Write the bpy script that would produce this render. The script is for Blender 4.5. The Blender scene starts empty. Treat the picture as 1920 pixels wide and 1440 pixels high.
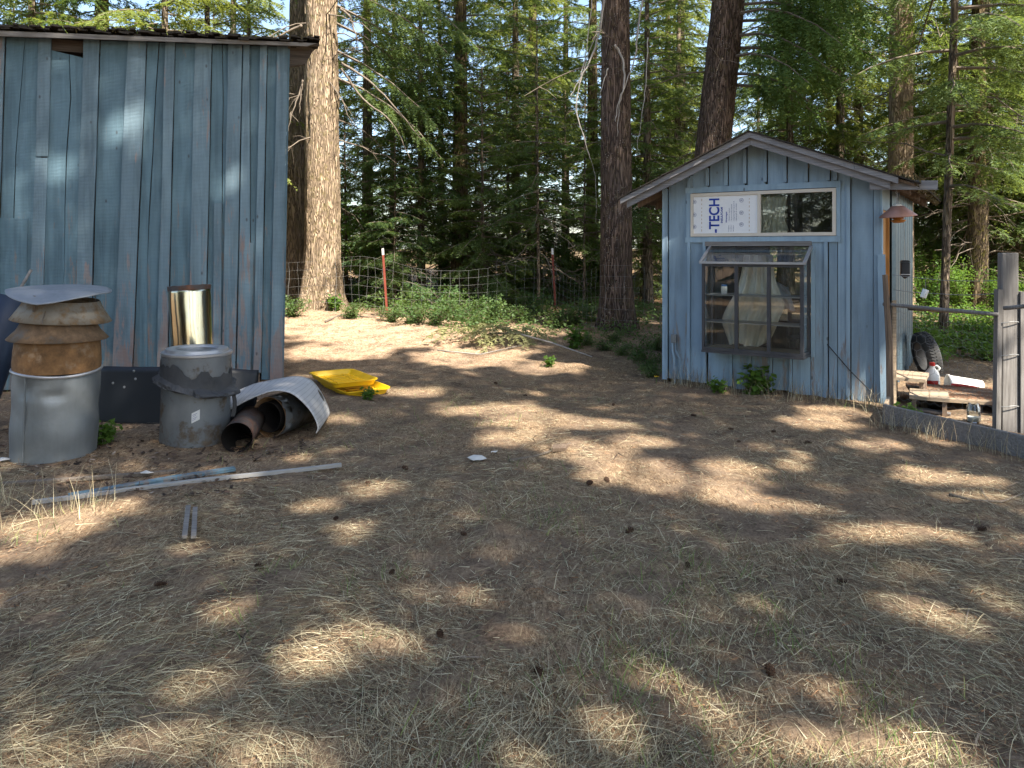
import bpy, math, random
import numpy as np
from mathutils import Vector, Matrix, noise

random.seed(7)
np.random.seed(7)
sc = bpy.context.scene
col = sc.collection
R = math.radians

# ------------------------------------------------------------------ camera, sky, sun, exposure
CAM_H = 1.7
FPX = 1379.0                      # focal length in photograph pixels (1920 wide)
HOR = 465.0                       # photograph row of the horizon
cam_d = bpy.data.cameras.new('camera')
cam = bpy.data.objects.new('camera', cam_d)
col.objects.link(cam)
cam.location = (0, 0, CAM_H)
cam.rotation_euler = (R(90), 0, 0)
cam_d.sensor_width = 36.0
cam_d.lens = 36.0 * FPX / 1920.0
cam_d.shift_y = -(720.0 - HOR) / 1920.0
cam_d.clip_start = 0.05
cam_d.clip_end = 2000
sc.camera = cam

SUN_EL = R(50)
SUN_H = Vector((0.6, -0.8, 0)).normalized()            # horizontal direction towards the sun
SUN = Vector((SUN_H.x * math.cos(SUN_EL), SUN_H.y * math.cos(SUN_EL), math.sin(SUN_EL)))
world = bpy.data.worlds.new('World')
sc.world = world
world.use_nodes = True
wn = world.node_tree
wn.nodes.clear()
sky = wn.nodes.new('ShaderNodeTexSky')
sky.sky_type = 'NISHITA'
sky.sun_disc = False
sky.sun_elevation = SUN_EL
sky.sun_rotation = math.atan2(SUN_H.x, SUN_H.y)
sky.air_density = 1.0
sky.dust_density = 1.5
sky.ozone_density = 1.0
bg = wn.nodes.new('ShaderNodeBackground')
bg.inputs['Strength'].default_value = 0.11
wo = wn.nodes.new('ShaderNodeOutputWorld')
wn.links.new(sky.outputs[0], bg.inputs['Color'])
wn.links.new(bg.outputs[0], wo.inputs['Surface'])
sun_d = bpy.data.lights.new('sun', 'SUN')
sun_d.energy = 5.0
sun_d.angle = R(0.53)
sun_d.color = (1.0, 0.93, 0.82)
sun_o = bpy.data.objects.new('sun', sun_d)
col.objects.link(sun_o)
sun_o.location = SUN * 60
sun_o.rotation_euler = SUN.to_track_quat('Z', 'Y').to_euler()
sc.view_settings.view_transform = 'Standard'
sc.view_settings.look = 'None'
sc.view_settings.gamma = 1.0
sc.view_settings.use_curve_mapping = False
sc.view_settings.exposure = 1.85
sc.render.engine = 'CYCLES'
sc.cycles.max_bounces = 8
sc.cycles.diffuse_bounces = 4
sc.cycles.transparent_max_bounces = 12
sc.cycles.transmission_bounces = 6
sc.cycles.use_denoising = True

# ------------------------------------------------------------------ helpers
def ray(px, py):
    return Vector(((px - 960) / FPX, 1.0, (HOR - py) / FPX))

def at(px, py, Y):                # world point seen at a photograph pixel, at depth Y
    return Vector((0, 0, CAM_H)) + ray(px, py) * Y

def on_ground(px, py, z=0.0):
    r = ray(px, py)
    return Vector((0, 0, CAM_H)) + r * ((z - CAM_H) / r.z)

class Frame:                      # a building's own axes: x along its front, y into it, z up
    def __init__(s, x, y, deg):
        a = R(deg)
        s.o = Vector((x, y, 0)); s.deg = deg
        s.x = Vector((math.cos(a), math.sin(a), 0)); s.y = Vector((-math.sin(a), math.cos(a), 0))
    def w(s, lx, ly, lz=0):
        return s.o + s.x * lx + s.y * ly + Vector((0, 0, lz))
    def loc(s, px, py, off=0.0):
        r = ray(px, py)
        t = (off + s.o.dot(s.y)) / r.dot(s.y)
        p = Vector((0, 0, CAM_H)) + r * t
        return (p - s.o).dot(s.x), p.z

def smooth01(a, b, t):
    t = np.clip((t - a) / (b - a), 0, 1)
    return t * t * (3 - 2 * t)

def zt(x, y):                     # height of the ground
    x = np.asarray(x, float); y = np.asarray(y, float)
    z = 0.30 * smooth01(9.5, 15.5, y - 0.25 * np.clip(x, -4, 4) * 0)
    z = z + 0.010 * np.clip(y - 16, 0, 60)
    z = z + 0.018 * np.sin(1.3 * x + 0.6) * np.sin(1.1 * y + 1) + 0.010 * np.sin(3.1 * x + 1.7 * y) + 0.008 * np.sin(2.3 * y - 3.7 * x + 1)
    z = z + 0.10 * np.exp(-(((x + 4.2) / 1.3) ** 2 + ((y - 15.6) / 1.2) ** 2))
    z = z + 0.06 * np.exp(-(((x - 1.95) / 0.8) ** 2 + ((y - 13.1) / 0.8) ** 2))
    return z

def Z(x, y):
    return float(zt(x, y))

class MB:
    def __init__(s):
        s.v = []; s.f = []; s.m = []
    def add(s, vs, fs, mi=0):
        o = len(s.v)
        s.v += [tuple(v) for v in vs]
        s.f += [[i + o for i in f] for f in fs]
        s.m += [mi] * len(fs)
        return s
    def box(s, c, size, M=None, mi=0):
        hx, hy, hz = size[0] / 2, size[1] / 2, size[2] / 2
        vs = [Vector((sx * hx, sy * hy, sz * hz)) for sz in (-1, 1) for sy in (-1, 1) for sx in (-1, 1)]
        if M is not None: vs = [M @ v for v in vs]
        c = Vector(c)
        return s.add([v + c for v in vs], [[0, 2, 3, 1], [4, 5, 7, 6], [0, 1, 5, 4], [2, 6, 7, 3], [0, 4, 6, 2], [1, 3, 7, 5]], mi)
    def span(s, x0, x1, y0, y1, z0, z1, mi=0):
        return s.box(((x0 + x1) / 2, (y0 + y1) / 2, (z0 + z1) / 2), (abs(x1 - x0), abs(y1 - y0), abs(z1 - z0)), None, mi)
    def beam(s, a, b, w, h, up=Vector((0, 0, 1)), mi=0):
        a = Vector(a); b = Vector(b); d = b - a; L = d.length; d.normalize()
        side = d.cross(up)
        if side.length < 1e-4: side = d.cross(Vector((1, 0, 0)))
        side.normalize(); u = side.cross(d)
        M = Matrix((d, side, u)).transposed()
        return s.box((a + b) / 2, (L, w, h), M, mi)
    def prism(s, poly, y0, y1, mi=0):          # polygon in x,z, extruded along y
        n = len(poly)
        vs = [(p[0], y0, p[1]) for p in poly] + [(p[0], y1, p[1]) for p in poly]
        fs = [list(range(n)), list(range(2 * n - 1, n - 1, -1))] + [[i, i + n, (i + 1) % n + n, (i + 1) % n] for i in range(n)]
        return s.add(vs, fs, mi)
    def tube(s, path, radii, n=8, cap=True, mi=0):
        path = [Vector(p) for p in path]
        if not hasattr(radii, '__len__'): radii = [radii] * len(path)
        o = len(s.v); prev = None
        for i, p in enumerate(path):
            t = (path[min(i + 1, len(path) - 1)] - path[max(i - 1, 0)]).normalized()
            if prev is None:
                ref = Vector((0, 0, 1)) if abs(t.z) < 0.9 else Vector((1, 0, 0))
                a = t.cross(ref).normalized()
            else:
                a = (prev - t * prev.dot(t)).normalized()
            prev = a; b = t.cross(a)
            for k in range(n):
                q = 2 * math.pi * k / n
                s.v.append(tuple(p + (a * math.cos(q) + b * math.sin(q)) * radii[i]))
        for i in range(len(path) - 1):
            for k in range(n):
                s.f.append([o + i * n + k, o + i * n + (k + 1) % n, o + (i + 1) * n + (k + 1) % n, o + (i + 1) * n + k]); s.m.append(mi)
        if cap and n > 2:
            s.f.append([o + k for k in range(n)][::-1]); s.m.append(mi)
            e = o + (len(path) - 1) * n
            s.f.append([e + k for k in range(n)]); s.m.append(mi)
        return s
    def lathe(s, prof, n=32, M=None, wob=None, mi=0):
        o = len(s.v)
        for i, (r, z) in enumerate(prof):
            for k in range(n):
                q = 2 * math.pi * k / n
                rr, zz = (r, z) if wob is None else wob(r, z, q, i)
                v = Vector((rr * math.cos(q), rr * math.sin(q), zz))
                if M is not None: v = M @ v
                s.v.append(tuple(v))
        for i in range(len(prof) - 1):
            for k in range(n):
                s.f.append([o + i * n + k, o + i * n + (k + 1) % n, o + (i + 1) * n + (k + 1) % n, o + (i + 1) * n + k]); s.m.append(mi)
        return s
    def grid(s, fn, nu, nv, mi=0, thick=0.0):
        o = len(s.v)
        P = [[Vector(fn(i / nu, j / nv)) for j in range(nv + 1)] for i in range(nu + 1)]
        for r_ in P: s.v += [tuple(p) for p in r_]
        w = nv + 1
        for i in range(nu):
            for j in range(nv):
                s.f.append([o + i * w + j, o + (i + 1) * w + j, o + (i + 1) * w + j + 1, o + i * w + j + 1]); s.m.append(mi)
        return s
    def build(s, name, mat, parent=None, smooth=False, solid=0.0, bevel=0.0, loc=None, rot=None):
        me = bpy.data.meshes.new(name)
        me.from_pydata(s.v, [], s.f)
        for m in (mat if isinstance(mat, (list, tuple)) else [mat]): me.materials.append(m)
        if any(s.m): me.polygons.foreach_set('material_index', s.m)
        if smooth: me.polygons.foreach_set('use_smooth', [True] * len(me.polygons))
        me.update()
        o = bpy.data.objects.new(name, me)
        col.objects.link(o)
        o.parent = parent
        if loc is not None: o.location = loc
        if rot is not None: o.rotation_euler = rot
        if solid:
            q = o.modifiers.new('thickness', 'SOLIDIFY'); q.thickness = solid; q.offset = 0
        if bevel:
            q = o.modifiers.new('edge', 'BEVEL'); q.width = bevel; q.segments = 2; q.limit_method = 'ANGLE'
        return o

def np_mesh(name, V, Fc, mat, parent=None, attr=None, smooth=False):
    """V (n,3) array, Fc (m,k) array of equal-sized faces."""
    me = bpy.data.meshes.new(name)
    k = Fc.shape[1]
    me.vertices.add(len(V)); me.vertices.foreach_set('co', np.ascontiguousarray(V, np.float32).ravel())
    me.loops.add(Fc.size); me.loops.foreach_set('vertex_index', np.ascontiguousarray(Fc, np.int32).ravel())
    me.polygons.add(len(Fc))
    me.polygons.foreach_set('loop_start', np.arange(0, Fc.size, k, dtype=np.int32))
    me.polygons.foreach_set('loop_total', np.full(len(Fc), k, np.int32))
    if attr is not None:
        a = me.attributes.new('rnd', 'FLOAT', 'POINT'); a.data.foreach_set('value', np.ascontiguousarray(attr, np.float32))
    me.materials.append(mat)
    me.update(calc_edges=True)
    if smooth: me.polygons.foreach_set('use_smooth', np.ones(len(Fc), bool))
    o = bpy.data.objects.new(name, me)
    col.objects.link(o); o.parent = parent
    return o

def tag(o, label=None, cat=None, group=None, kind=None):
    if label: o['label'] = label
    if cat: o['category'] = cat
    if group: o['group'] = group
    if kind: o['kind'] = kind
    return o

def empty(name, loc=(0, 0, 0), rz=0.0, label=None, cat=None, group=None):
    o = bpy.data.objects.new(name, None)
    o.empty_display_size = 0.2
    col.objects.link(o)
    o.location = loc; o.rotation_euler = (0, 0, rz)
    return tag(o, label, cat, group)

def copy_tree(o, parent=None):
    c = o.copy(); col.objects.link(c); c.parent = parent
    for ch in [q for q in bpy.data.objects if q.parent == o]: copy_tree(ch, c)
    return c

# ------------------------------------------------------------------ materials
class NT:
    def __init__(s, name):
        s.mat = bpy.data.materials.new(name); s.mat.use_nodes = True
        s.t = s.mat.node_tree; s.t.nodes.clear()
        s.out = s.t.nodes.new('ShaderNodeOutputMaterial')
    def n(s, typ, props=None, **inp):
        nd = s.t.nodes.new('ShaderNode' + typ)
        for k, v in (props or {}).items(): setattr(nd, k, v)
        for k, v in inp.items():
            k = k.replace('_', ' ')
            key = int(k[1:]) if k[0] == 'i' and k[1:].isdigit() else k
            s.set(nd.inputs[key], v)
        return nd
    def set(s, sock, v):
        if isinstance(v, bpy.types.NodeSocket): s.t.links.new(v, sock)
        elif isinstance(v, bpy.types.Node): s.t.links.new(v.outputs[0], sock)
        else: sock.default_value = v if not (isinstance(v, tuple) and len(v) == 3 and sock.type == 'RGBA') else (*v, 1)
    def coord(s, which='Object', scale=(1, 1, 1), rnd=False):
        v = s.n('TexCoord').outputs[which]
        if rnd:
            r = s.n('ObjectInfo').outputs['Random']
            m = s.n('Math', {'operation': 'MULTIPLY'}, i0=r, i1=37.0)
            cb = s.n('CombineXYZ', X=m, Y=m, Z=m)
            v = s.n('VectorMath', {'operation': 'ADD'}, i0=v, i1=cb).outputs[0]
        return s.n('Mapping', None, Vector=v, Scale=scale).outputs[0]
    def noise(s, vec, scale, detail=4, rough=0.55, dist=0.0):
        return s.n('TexNoise', None, Vector=vec, Scale=scale, Detail=detail, Roughness=rough, Distortion=dist).outputs['Fac']
    def ramp(s, fac, stops, interp='LINEAR'):
        nd = s.n('ValToRGB'); e = nd.color_ramp.elements; nd.color_ramp.interpolation = interp
        while len(e) < len(stops): e.new(0.5)
        for q, (p, c) in zip(e, stops):
            q.position = p; q.color = (*c, 1) if hasattr(c, '__len__') else (c, c, c, 1)
        s.set(nd.inputs[0], fac)
        return nd.outputs[0]
    def mix(s, f, a, b, mode='MIX'):
        nd = s.n('Mix', {'data_type': 'RGBA', 'blend_type': mode})
        s.set(nd.inputs[0], f); s.set(nd.inputs[6], a); s.set(nd.inputs[7], b)
        return nd.outputs[2]
    def math(s, op, a, b=0.0, clamp=False):
        return s.n('Math', {'operation': op, 'use_clamp': clamp}, i0=a, i1=b).outputs[0]
    def bump(s, h, strength=0.5, dist=0.01, normal=None):
        nd = s.n('Bump', None, Height=h, Strength=strength, Distance=dist)
        if normal is not None: s.set(nd.inputs['Normal'], normal)
        return nd.outputs[0]
    def surf(s, color, rough=0.8, normal=None, metal=0.0, spec=0.3, **kw):
        b = s.n('BsdfPrincipled', None, Base_Color=color, Roughness=rough, Metallic=metal)
        b.inputs['Specular IOR Level'].default_value = spec
        if normal is not None: s.set(b.inputs['Normal'], normal)
        for k, v in kw.items(): s.set(b.inputs[k.replace('_', ' ')], v)
        return b
    def done(s, sh):
        s.t.links.new(sh.outputs[0] if isinstance(sh, bpy.types.Node) else sh, s.out.inputs[0])
        return s.mat

def m_plain(name, c, rough=0.7, metal=0.0, var=0.25, scale=14, spec=0.3, bump=0.15):
    n = NT(name); v = n.coord(rnd=True)
    f = n.noise(v, scale, 5)
    g = n.noise(v, scale * 0.22, 3)
    c2 = tuple(x * (1 - var) for x in c); c3 = tuple(min(1, x * (1 + var * 0.6)) for x in c)
    cc = n.mix(n.ramp(g, [(0.35, 0.0), (0.68, 1.0)]), n.mix(f, c2, c3), n.mix(f, c, tuple(x * (1 - var * 1.3) for x in c)))
    return n.done(n.surf(cc, rough, n.bump(f, bump, 0.006), metal, spec))

def m_paint(name, paint, bare, wear, low, dark=0.55, saw=0.5, red=0.0):
    """weathered painted board: grain, saw marks, worn bare patches of their own shape."""
    n = NT(name)
    v = n.coord(rnd=True); g = n.coord(scale=(1, 1, 0.06), rnd=True)
    grain = n.noise(g, 70, 5, 0.65)
    grain2 = n.noise(g, 16, 3, 0.6, 0.6)
    rnd = n.n('ObjectInfo').outputs['Random']
    p = n.mix(n.ramp(rnd, [(0, 0.0), (1, 1.0)]), tuple(x * 0.86 for x in paint), tuple(x * 1.14 for x in paint))
    p = n.mix(n.math('MULTIPLY', n.ramp(grain2, [(0.42, 0.0), (0.75, 1.0)]), dark), p, tuple(x * 0.45 for x in paint))
    blot = n.noise(n.coord(scale=(1, 1, 0.35), rnd=True), 3.2, 4, 0.6)
    p = n.mix(n.math('MULTIPLY', n.ramp(blot, [(0.40, 0.0), (0.66, 1.0)]), 0.32), p, tuple(min(1, x * 1.5 + 0.03) for x in paint))
    # wear: stretched patches, more of them near the foot of the wall (splash and sun-worn paint)
    z = n.n('SeparateXYZ', None, Vector=n.n('TexCoord').outputs['Object']).outputs['Z']
    foot = n.n('MapRange', None, Value=z, From_Min=0.0, From_Max=low, To_Min=0.17, To_Max=0.0).outputs[0]
    w = n.noise(n.coord(scale=(1, 1, 0.13), rnd=True), 9, 6, 0.72, 0.4)
    w = n.math('ADD', n.math('ADD', w, foot), n.math('MULTIPLY', n.math('SUBTRACT', grain, 0.5), 0.25))
    wm = n.ramp(w, [(wear, 0.0), (wear + 0.07, 1.0)])
    barec = n.mix(grain, tuple(x * 0.55 for x in bare), tuple(x * 1.2 for x in bare))
    if red:
        rm = n.ramp(n.noise(v, 2.1, 3), [(0.52, 0.0), (0.62, 1.0)])
        barec = n.mix(n.math('MULTIPLY', rm, red), barec, (0.30, 0.15, 0.10))
    cc = n.mix(wm, p, barec)
    knots = n.n('TexVoronoi', None, Vector=n.coord(scale=(1, 0.2, 0.5), rnd=True), Scale=5.5).outputs['Distance']
    cc = n.mix(n.ramp(knots, [(0.035, 0.7), (0.085, 0.0)]), cc, (0.05, 0.045, 0.045))
    sw = n.n('TexWave', {'bands_direction': 'Z'}, Vector=v, Scale=19.0, Distortion=2.2, Detail=2.0, Detail_Scale=0.6).outputs['Fac']
    cc = n.mix(n.math('MULTIPLY', sw, 0.16 * saw), cc, (0.06, 0.08, 0.10))
    h = n.math('ADD', n.math('MULTIPLY', grain, 0.7), n.math('MULTIPLY', sw, 0.35 * saw))
    h = n.math('SUBTRACT', h, n.math('MULTIPLY', wm, 0.25))
    return n.done(n.surf(cc, 0.72, n.bump(h, 0.55, 0.006), 0.0, 0.25))

def m_wood(name, c, dark, axis=2, scale=1.0):
    n = NT(name)
    s = [1, 1, 1]; s[axis] = 0.05
    grain = n.noise(n.coord(scale=tuple(s), rnd=True), 60 * scale, 5, 0.65)
    blot = n.noise(n.coord(rnd=True), 4, 4)
    cc = n.mix(n.ramp(grain, [(0.3, 0.0), (0.7, 1.0)]), dark, c)
    cc = n.mix(n.math('MULTIPLY', n.ramp(blot, [(0.4, 0.0), (0.7, 1.0)]), 0.5), cc, tuple(x * 0.55 for x in c))
    return n.done(n.surf(cc, 0.85, n.bump(grain, 0.5, 0.005), 0, 0.2))

def m_bark(name, light, dark, moss=0.0, fleck=0.0, sc_=1.0):
    n = NT(name)
    v = n.coord(scale=(1, 1, 0.11), rnd=True)
    a = n.noise(v, 17 * sc_, 6, 0.62, 0.7)
    vo = n.n('TexVoronoi', {'feature': 'DISTANCE_TO_EDGE'}, Vector=n.n('VectorMath', {'operation': 'ADD'}, i0=v, i1=n.n('TexNoise', None, Vector=v, Scale=9.0).outputs['Color']).outputs[0], Scale=7 * sc_).outputs['Distance']
    h = n.math('ADD', n.math('MULTIPLY', n.ramp(vo, [(0.0, 0.0), (0.22, 1.0)]), 0.7), n.math('MULTIPLY', a, 0.6))
    cc = n.ramp(h, [(0.22, tuple(x * 0.5 for x in dark)), (0.5, dark), (0.85, light)])
    big = n.noise(n.coord(rnd=True), 1.6, 3)
    cc = n.mix(n.math('MULTIPLY', n.ramp(big, [(0.4, 0.0), (0.7, 1.0)]), 0.45), cc, tuple(x * 0.6 + 0.01 for x in light))
    if moss:
        mm = n.math('MULTIPLY', n.ramp(n.noise(n.coord(rnd=True), 9, 5, 0.7), [(0.52, 0.0), (0.62, 1.0)]), moss)
        cc = n.mix(mm, cc, (0.17, 0.15, 0.035))
    if fleck:
        fl = n.n('TexVoronoi', None, Vector=n.coord(rnd=True), Scale=26.0).outputs['Distance']
        fn_ = n.ramp(n.noise(n.coord(rnd=True), 3.0, 3), [(0.42, 0.0), (0.62, 1.0)])
        cc = n.mix(n.math('MULTIPLY', n.math('MULTIPLY', n.ramp(fl, [(0.12, 1.0), (0.26, 0.0)]), fn_), fleck), cc, (0.40, 0.38, 0.34))
    return n.done(n.surf(cc, 0.95, n.bump(h, 1.0, 0.035), 0, 0.1))

def m_leaf(name, dark, light, trans, tfac=0.35, nscale=1.3, rough=0.55):
    n = NT(name)
    geo = n.n('NewGeometry')
    f = n.noise(geo.outputs['Position'], nscale, 3, 0.6)
    f2 = n.noise(geo.outputs['Position'], nscale * 22, 2, 0.6)
    r = n.n('ObjectInfo').outputs['Random']
    k = n.math('ADD', n.math('MULTIPLY', n.math('ADD', f, f2), 0.5), n.math('MULTIPLY', n.math('SUBTRACT', r, 0.5), 0.22))
    cc = n.ramp(k, [(0.34, dark), (0.66, light)])
    b = n.surf(cc, rough, None, 0, 0.25)
    t = n.n('BsdfTranslucent', None, Color=n.mix(0.5, cc, trans))
    return n.done(n.n('MixShader', None, Fac=tfac, i1=b.outputs[0], i2=t.outputs[0]))

def m_attr(name, stops, rough=0.8, tfac=0.0):
    n = NT(name)
    a = n.n('Attribute', {'attribute_name': 'rnd'}).outputs['Fac']
    c = n.ramp(a, stops)
    b = n.surf(c, rough, None, 0, 0.2)
    if not tfac: return n.done(b)
    t = n.n('BsdfTranslucent', None, Color=c)
    return n.done(n.n('MixShader', None, Fac=tfac, i1=b.outputs[0], i2=t.outputs[0]))

def m_metal(name, c, rough=0.4, metal=0.85, rust=0.0, rustc=(0.20, 0.085, 0.03), spangle=30, lowrust=None):
    n = NT(name); v = n.coord(rnd=True)
    f = n.noise(v, spangle, 4, 0.6); g = n.noise(v, 4, 4, 0.6)
    streak = n.noise(n.coord(scale=(1, 1, 0.06), rnd=True), 24, 4)
    cc = n.mix(n.ramp(g, [(0.35, 0.0), (0.65, 1.0)]), n.mix(f, tuple(x * 0.7 for x in c), c), n.mix(streak, tuple(x * 0.55 for x in c), tuple(x * 0.95 for x in c)))
    rr = n.math('ADD', n.math('MULTIPLY', f, 0.25), rough - 0.1)
    me = metal
    if rust:
        rm = n.ramp(n.math('ADD', g, n.math('MULTIPLY', n.math('SUBTRACT', n.noise(v, 18, 5, 0.7), 0.5), 0.6)), [(0.62 - rust * 0.4, 0.0), (0.76 - rust * 0.4, 1.0)])
        rc = n.ramp(n.noise(v, 11, 5, 0.7), [(0.3, tuple(x * 0.5 for x in rustc)), (0.55, rustc), (0.75, tuple(x * 1.5 for x in rustc))])
        cc = n.mix(rm, cc, rc)
        rr = n.mix(rm, rr, (0.85, 0.85, 0.85))
        me = n.math('MULTIPLY', n.math('SUBTRACT', 1.0, rm), metal)
    return n.done(n.surf(cc, rr, n.bump(n.math('ADD', f, n.math('MULTIPLY', g, 2.0)), 0.12, 0.01), me, 0.4))

MAT = {}
MAT['barn'] = m_paint('barn_paint', (0.105, 0.180, 0.222), (0.20, 0.19, 0.18), 0.64, 2.6, 0.7, 1.6, 0.3)
MAT['barn_batten'] = m_paint('barn_batten_paint', (0.145, 0.215, 0.255), (0.27, 0.235, 0.225), 0.615, 2.6, 0.7, 1.8, 0.3)
MAT['barn_dark'] = m_wood('barn_timber', (0.12, 0.095, 0.075), (0.04, 0.03, 0.025), 0)
MAT['shed'] = m_paint('shed_paint', (0.235, 0.325, 0.395), (0.25, 0.24, 0.23), 0.685, 1.6, 0.5, 0.25, 0.2)
MAT['shed_trim'] = m_paint('shed_trim_paint', (0.225, 0.315, 0.38), (0.32, 0.30, 0.28), 0.69, 0.6, 0.3, 0.1)
MAT['fascia'] = m_wood('grey_fascia_wood', (0.31, 0.30, 0.30), (0.14, 0.14, 0.145), 0)
MAT['grey_wood'] = m_wood('grey_weathered_wood', (0.27, 0.25, 0.23), (0.11, 0.10, 0.09), 2)
MAT['grey_wood_x'] = m_wood('grey_weathered_plank', (0.27, 0.25, 0.23), (0.11, 0.10, 0.09), 0)
MAT['brown_wood'] = m_wood('brown_old_wood', (0.26, 0.19, 0.135), (0.10, 0.07, 0.05), 2)
MAT['step_wood'] = m_wood('step_plank_wood', (0.42, 0.33, 0.235), (0.2, 0.15, 0.1), 0)
MAT['fresh_wood'] = m_wood('fresh_door_wood', (0.50, 0.27, 0.10), (0.30, 0.15, 0.05), 2)
MAT['roof_dark'] = m_plain('mossy_roofing', (0.055, 0.048, 0.040), 0.95, 0, 0.5, 26, 0.1, 0.8)
MAT['moss_litter'] = m_plain('roof_moss_litter', (0.12, 0.095, 0.045), 0.95, 0, 0.5, 40, 0.1, 0.8)
MAT['inside'] = m_wood('shed_inner_wood', (0.16, 0.12, 0.085), (0.08, 0.06, 0.045), 2)
MAT['cream'] = m_plain('cream_vinyl', (0.62, 0.56, 0.47), 0.5, 0, 0.12, 20)
MAT['bronze'] = m_plain('dark_aluminium', (0.075, 0.077, 0.085), 0.4, 0.4, 0.25, 30)
MAT['alu_light'] = m_plain('light_aluminium', (0.42, 0.42, 0.43), 0.4, 0.6, 0.2, 30)
MAT['foam'] = m_plain('white_foam_board', (0.78, 0.78, 0.77), 0.7, 0, 0.08, 20)
MAT['blue_ink'] = m_plain('blue_print', (0.02, 0.055, 0.33), 0.6, 0, 0.1, 20)
MAT['grey_ink'] = m_plain('grey_print', (0.16, 0.18, 0.30), 0.6, 0, 0.1, 20)
MAT['tan_ink'] = m_plain('tan_print', (0.55, 0.42, 0.28), 0.6, 0, 0.1, 20)
MAT['curtain'] = m_plain('cream_curtain_cloth', (0.72, 0.66, 0.54), 0.9, 0, 0.15, 60, 0.1)
MAT['white_cloth'] = m_plain('white_cloth', (0.8, 0.8, 0.8), 0.9, 0, 0.06, 30, 0.1)
MAT['white_plastic'] = m_plain('white_plastic', (0.72, 0.71, 0.67), 0.45, 0, 0.15, 18)
MAT['red_plastic'] = m_plain('red_plastic', (0.42, 0.025, 0.02), 0.4, 0, 0.2, 18)
MAT['blue_plastic'] = m_plain('blue_plastic', (0.03, 0.12, 0.32), 0.4, 0, 0.2, 18)
MAT['yellow'] = m_plain('yellow_plastic', (0.80, 0.48, 0.012), 0.4, 0, 0.12, 12, 0.4, 0.05)
MAT['black_plastic'] = m_plain('black_plastic_sheet', (0.012, 0.014, 0.018), 0.5, 0, 0.4, 10, 0.4)
MAT['navy_plastic'] = m_plain('dark_blue_tube', (0.018, 0.030, 0.055), 0.5, 0, 0.3, 14, 0.4)
MAT['rubber'] = m_plain('grey_black_rubber', (0.05, 0.05, 0.05), 0.75, 0, 0.4, 20)
MAT['galv'] = m_metal('galvanised_steel', (0.27, 0.29, 0.295), 0.48, 0.55, 0.0)
MAT['galv_dirty'] = m_metal('dirty_galvanised_steel', (0.20, 0.215, 0.225), 0.5, 0.5, 0.28, (0.11, 0.085, 0.06))
MAT['cap_grey'] = m_metal('grey_sheet_cap', (0.28, 0.295, 0.31), 0.55, 0.35, 0.0)
MAT['tan_metal'] = m_metal('tan_stained_steel', (0.27, 0.235, 0.185), 0.55, 0.4, 0.45, (0.20, 0.13, 0.07))
MAT['brown_metal'] = m_metal('brown_stained_steel', (0.14, 0.115, 0.09), 0.6, 0.35, 0.6, (0.16, 0.10, 0.055))
MAT['rust'] = m_metal('rusted_steel', (0.30, 0.2, 0.12), 0.65, 0.3, 0.75, (0.19, 0.10, 0.04))
MAT['dark_rust'] = m_metal('dark_rusted_steel', (0.09, 0.075, 0.07), 0.6, 0.35, 0.4, (0.11, 0.05, 0.03))
def m_chrome():
    n = NT('bright_stainless_steel'); g = n.noise(n.coord(scale=(1, 1, 0.1)), 6, 3)
    return n.done(n.surf(n.mix(g, (0.36, 0.32, 0.23), (0.62, 0.56, 0.42)), 0.17, n.bump(n.noise(n.coord(), 5, 2), 0.1, 0.02), 1.0, 0.5))
MAT['chrome'] = m_chrome()
MAT['bore_shade'] = m_plain('shade_black_steel', (0.012, 0.010, 0.009), 0.9, 0, 0.4, 14, 0.1)  # near-black colour stands in for the shade inside the pipes
MAT['copper'] = m_metal('copper_shade', (0.42, 0.22, 0.16), 0.5, 0.5, 0.2, (0.26, 0.14, 0.10))
MAT['wire'] = m_metal('fence_wire', (0.30, 0.30, 0.29), 0.5, 0.3, 0.0)
MAT['tar'] = m_plain('torn_tar_flashing', (0.062, 0.064, 0.068), 0.8, 0.0, 0.5, 22, 0.3, 0.6)
MAT['post_red'] = m_plain('red_brown_steel_post', (0.23, 0.055, 0.035), 0.6, 0.1, 0.3, 20)
MAT['sticker'] = m_plain('white_sticker', (0.62, 0.62, 0.6), 0.6, 0, 0.15, 30)
MAT['paper'] = m_plain('paper_scrap', (0.60, 0.57, 0.52), 0.8, 0, 0.15, 20)
MAT['cone'] = m_plain('pine_cone_brown', (0.065, 0.035, 0.02), 0.9, 0, 0.4, 60)
MAT['twig'] = m_wood('grey_twig', (0.20, 0.165, 0.13), (0.07, 0.055, 0.045), 0)
MAT['pale_twig'] = m_wood('pale_dead_wood', (0.44, 0.41, 0.37), (0.22, 0.20, 0.18), 2)
MAT['dead_branch'] = m_wood('dead_branch_wood', (0.25, 0.205, 0.16), (0.08, 0.062, 0.048), 2)
MAT['bark_sun'] = m_bark('brown_fir_bark', (0.43, 0.325, 0.225), (0.23, 0.165, 0.11), 0.4, 0.25, 1.15)
MAT['bark_red'] = m_bark('dark_red_fir_bark', (0.165, 0.118, 0.094), (0.058, 0.041, 0.033), 0.15, 0.8)
MAT['bark_grey'] = m_bark('grey_brown_bark', (0.25, 0.195, 0.145), (0.085, 0.065, 0.05), 0.25, 0.3)
MAT['bark_mossy'] = m_bark('mossy_bark', (0.22, 0.165, 0.10), (0.07, 0.05, 0.035), 0.8, 0.2)
MAT['needles'] = m_leaf('fir_needles', (0.034, 0.075, 0.030), (0.135, 0.185, 0.052), (0.36, 0.44, 0.06), 0.40, 0.9)
MAT['needles_light'] = m_leaf('light_fir_needles', (0.065, 0.115, 0.030), (0.22, 0.25, 0.065), (0.48, 0.52, 0.07), 0.45, 0.9)
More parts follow.
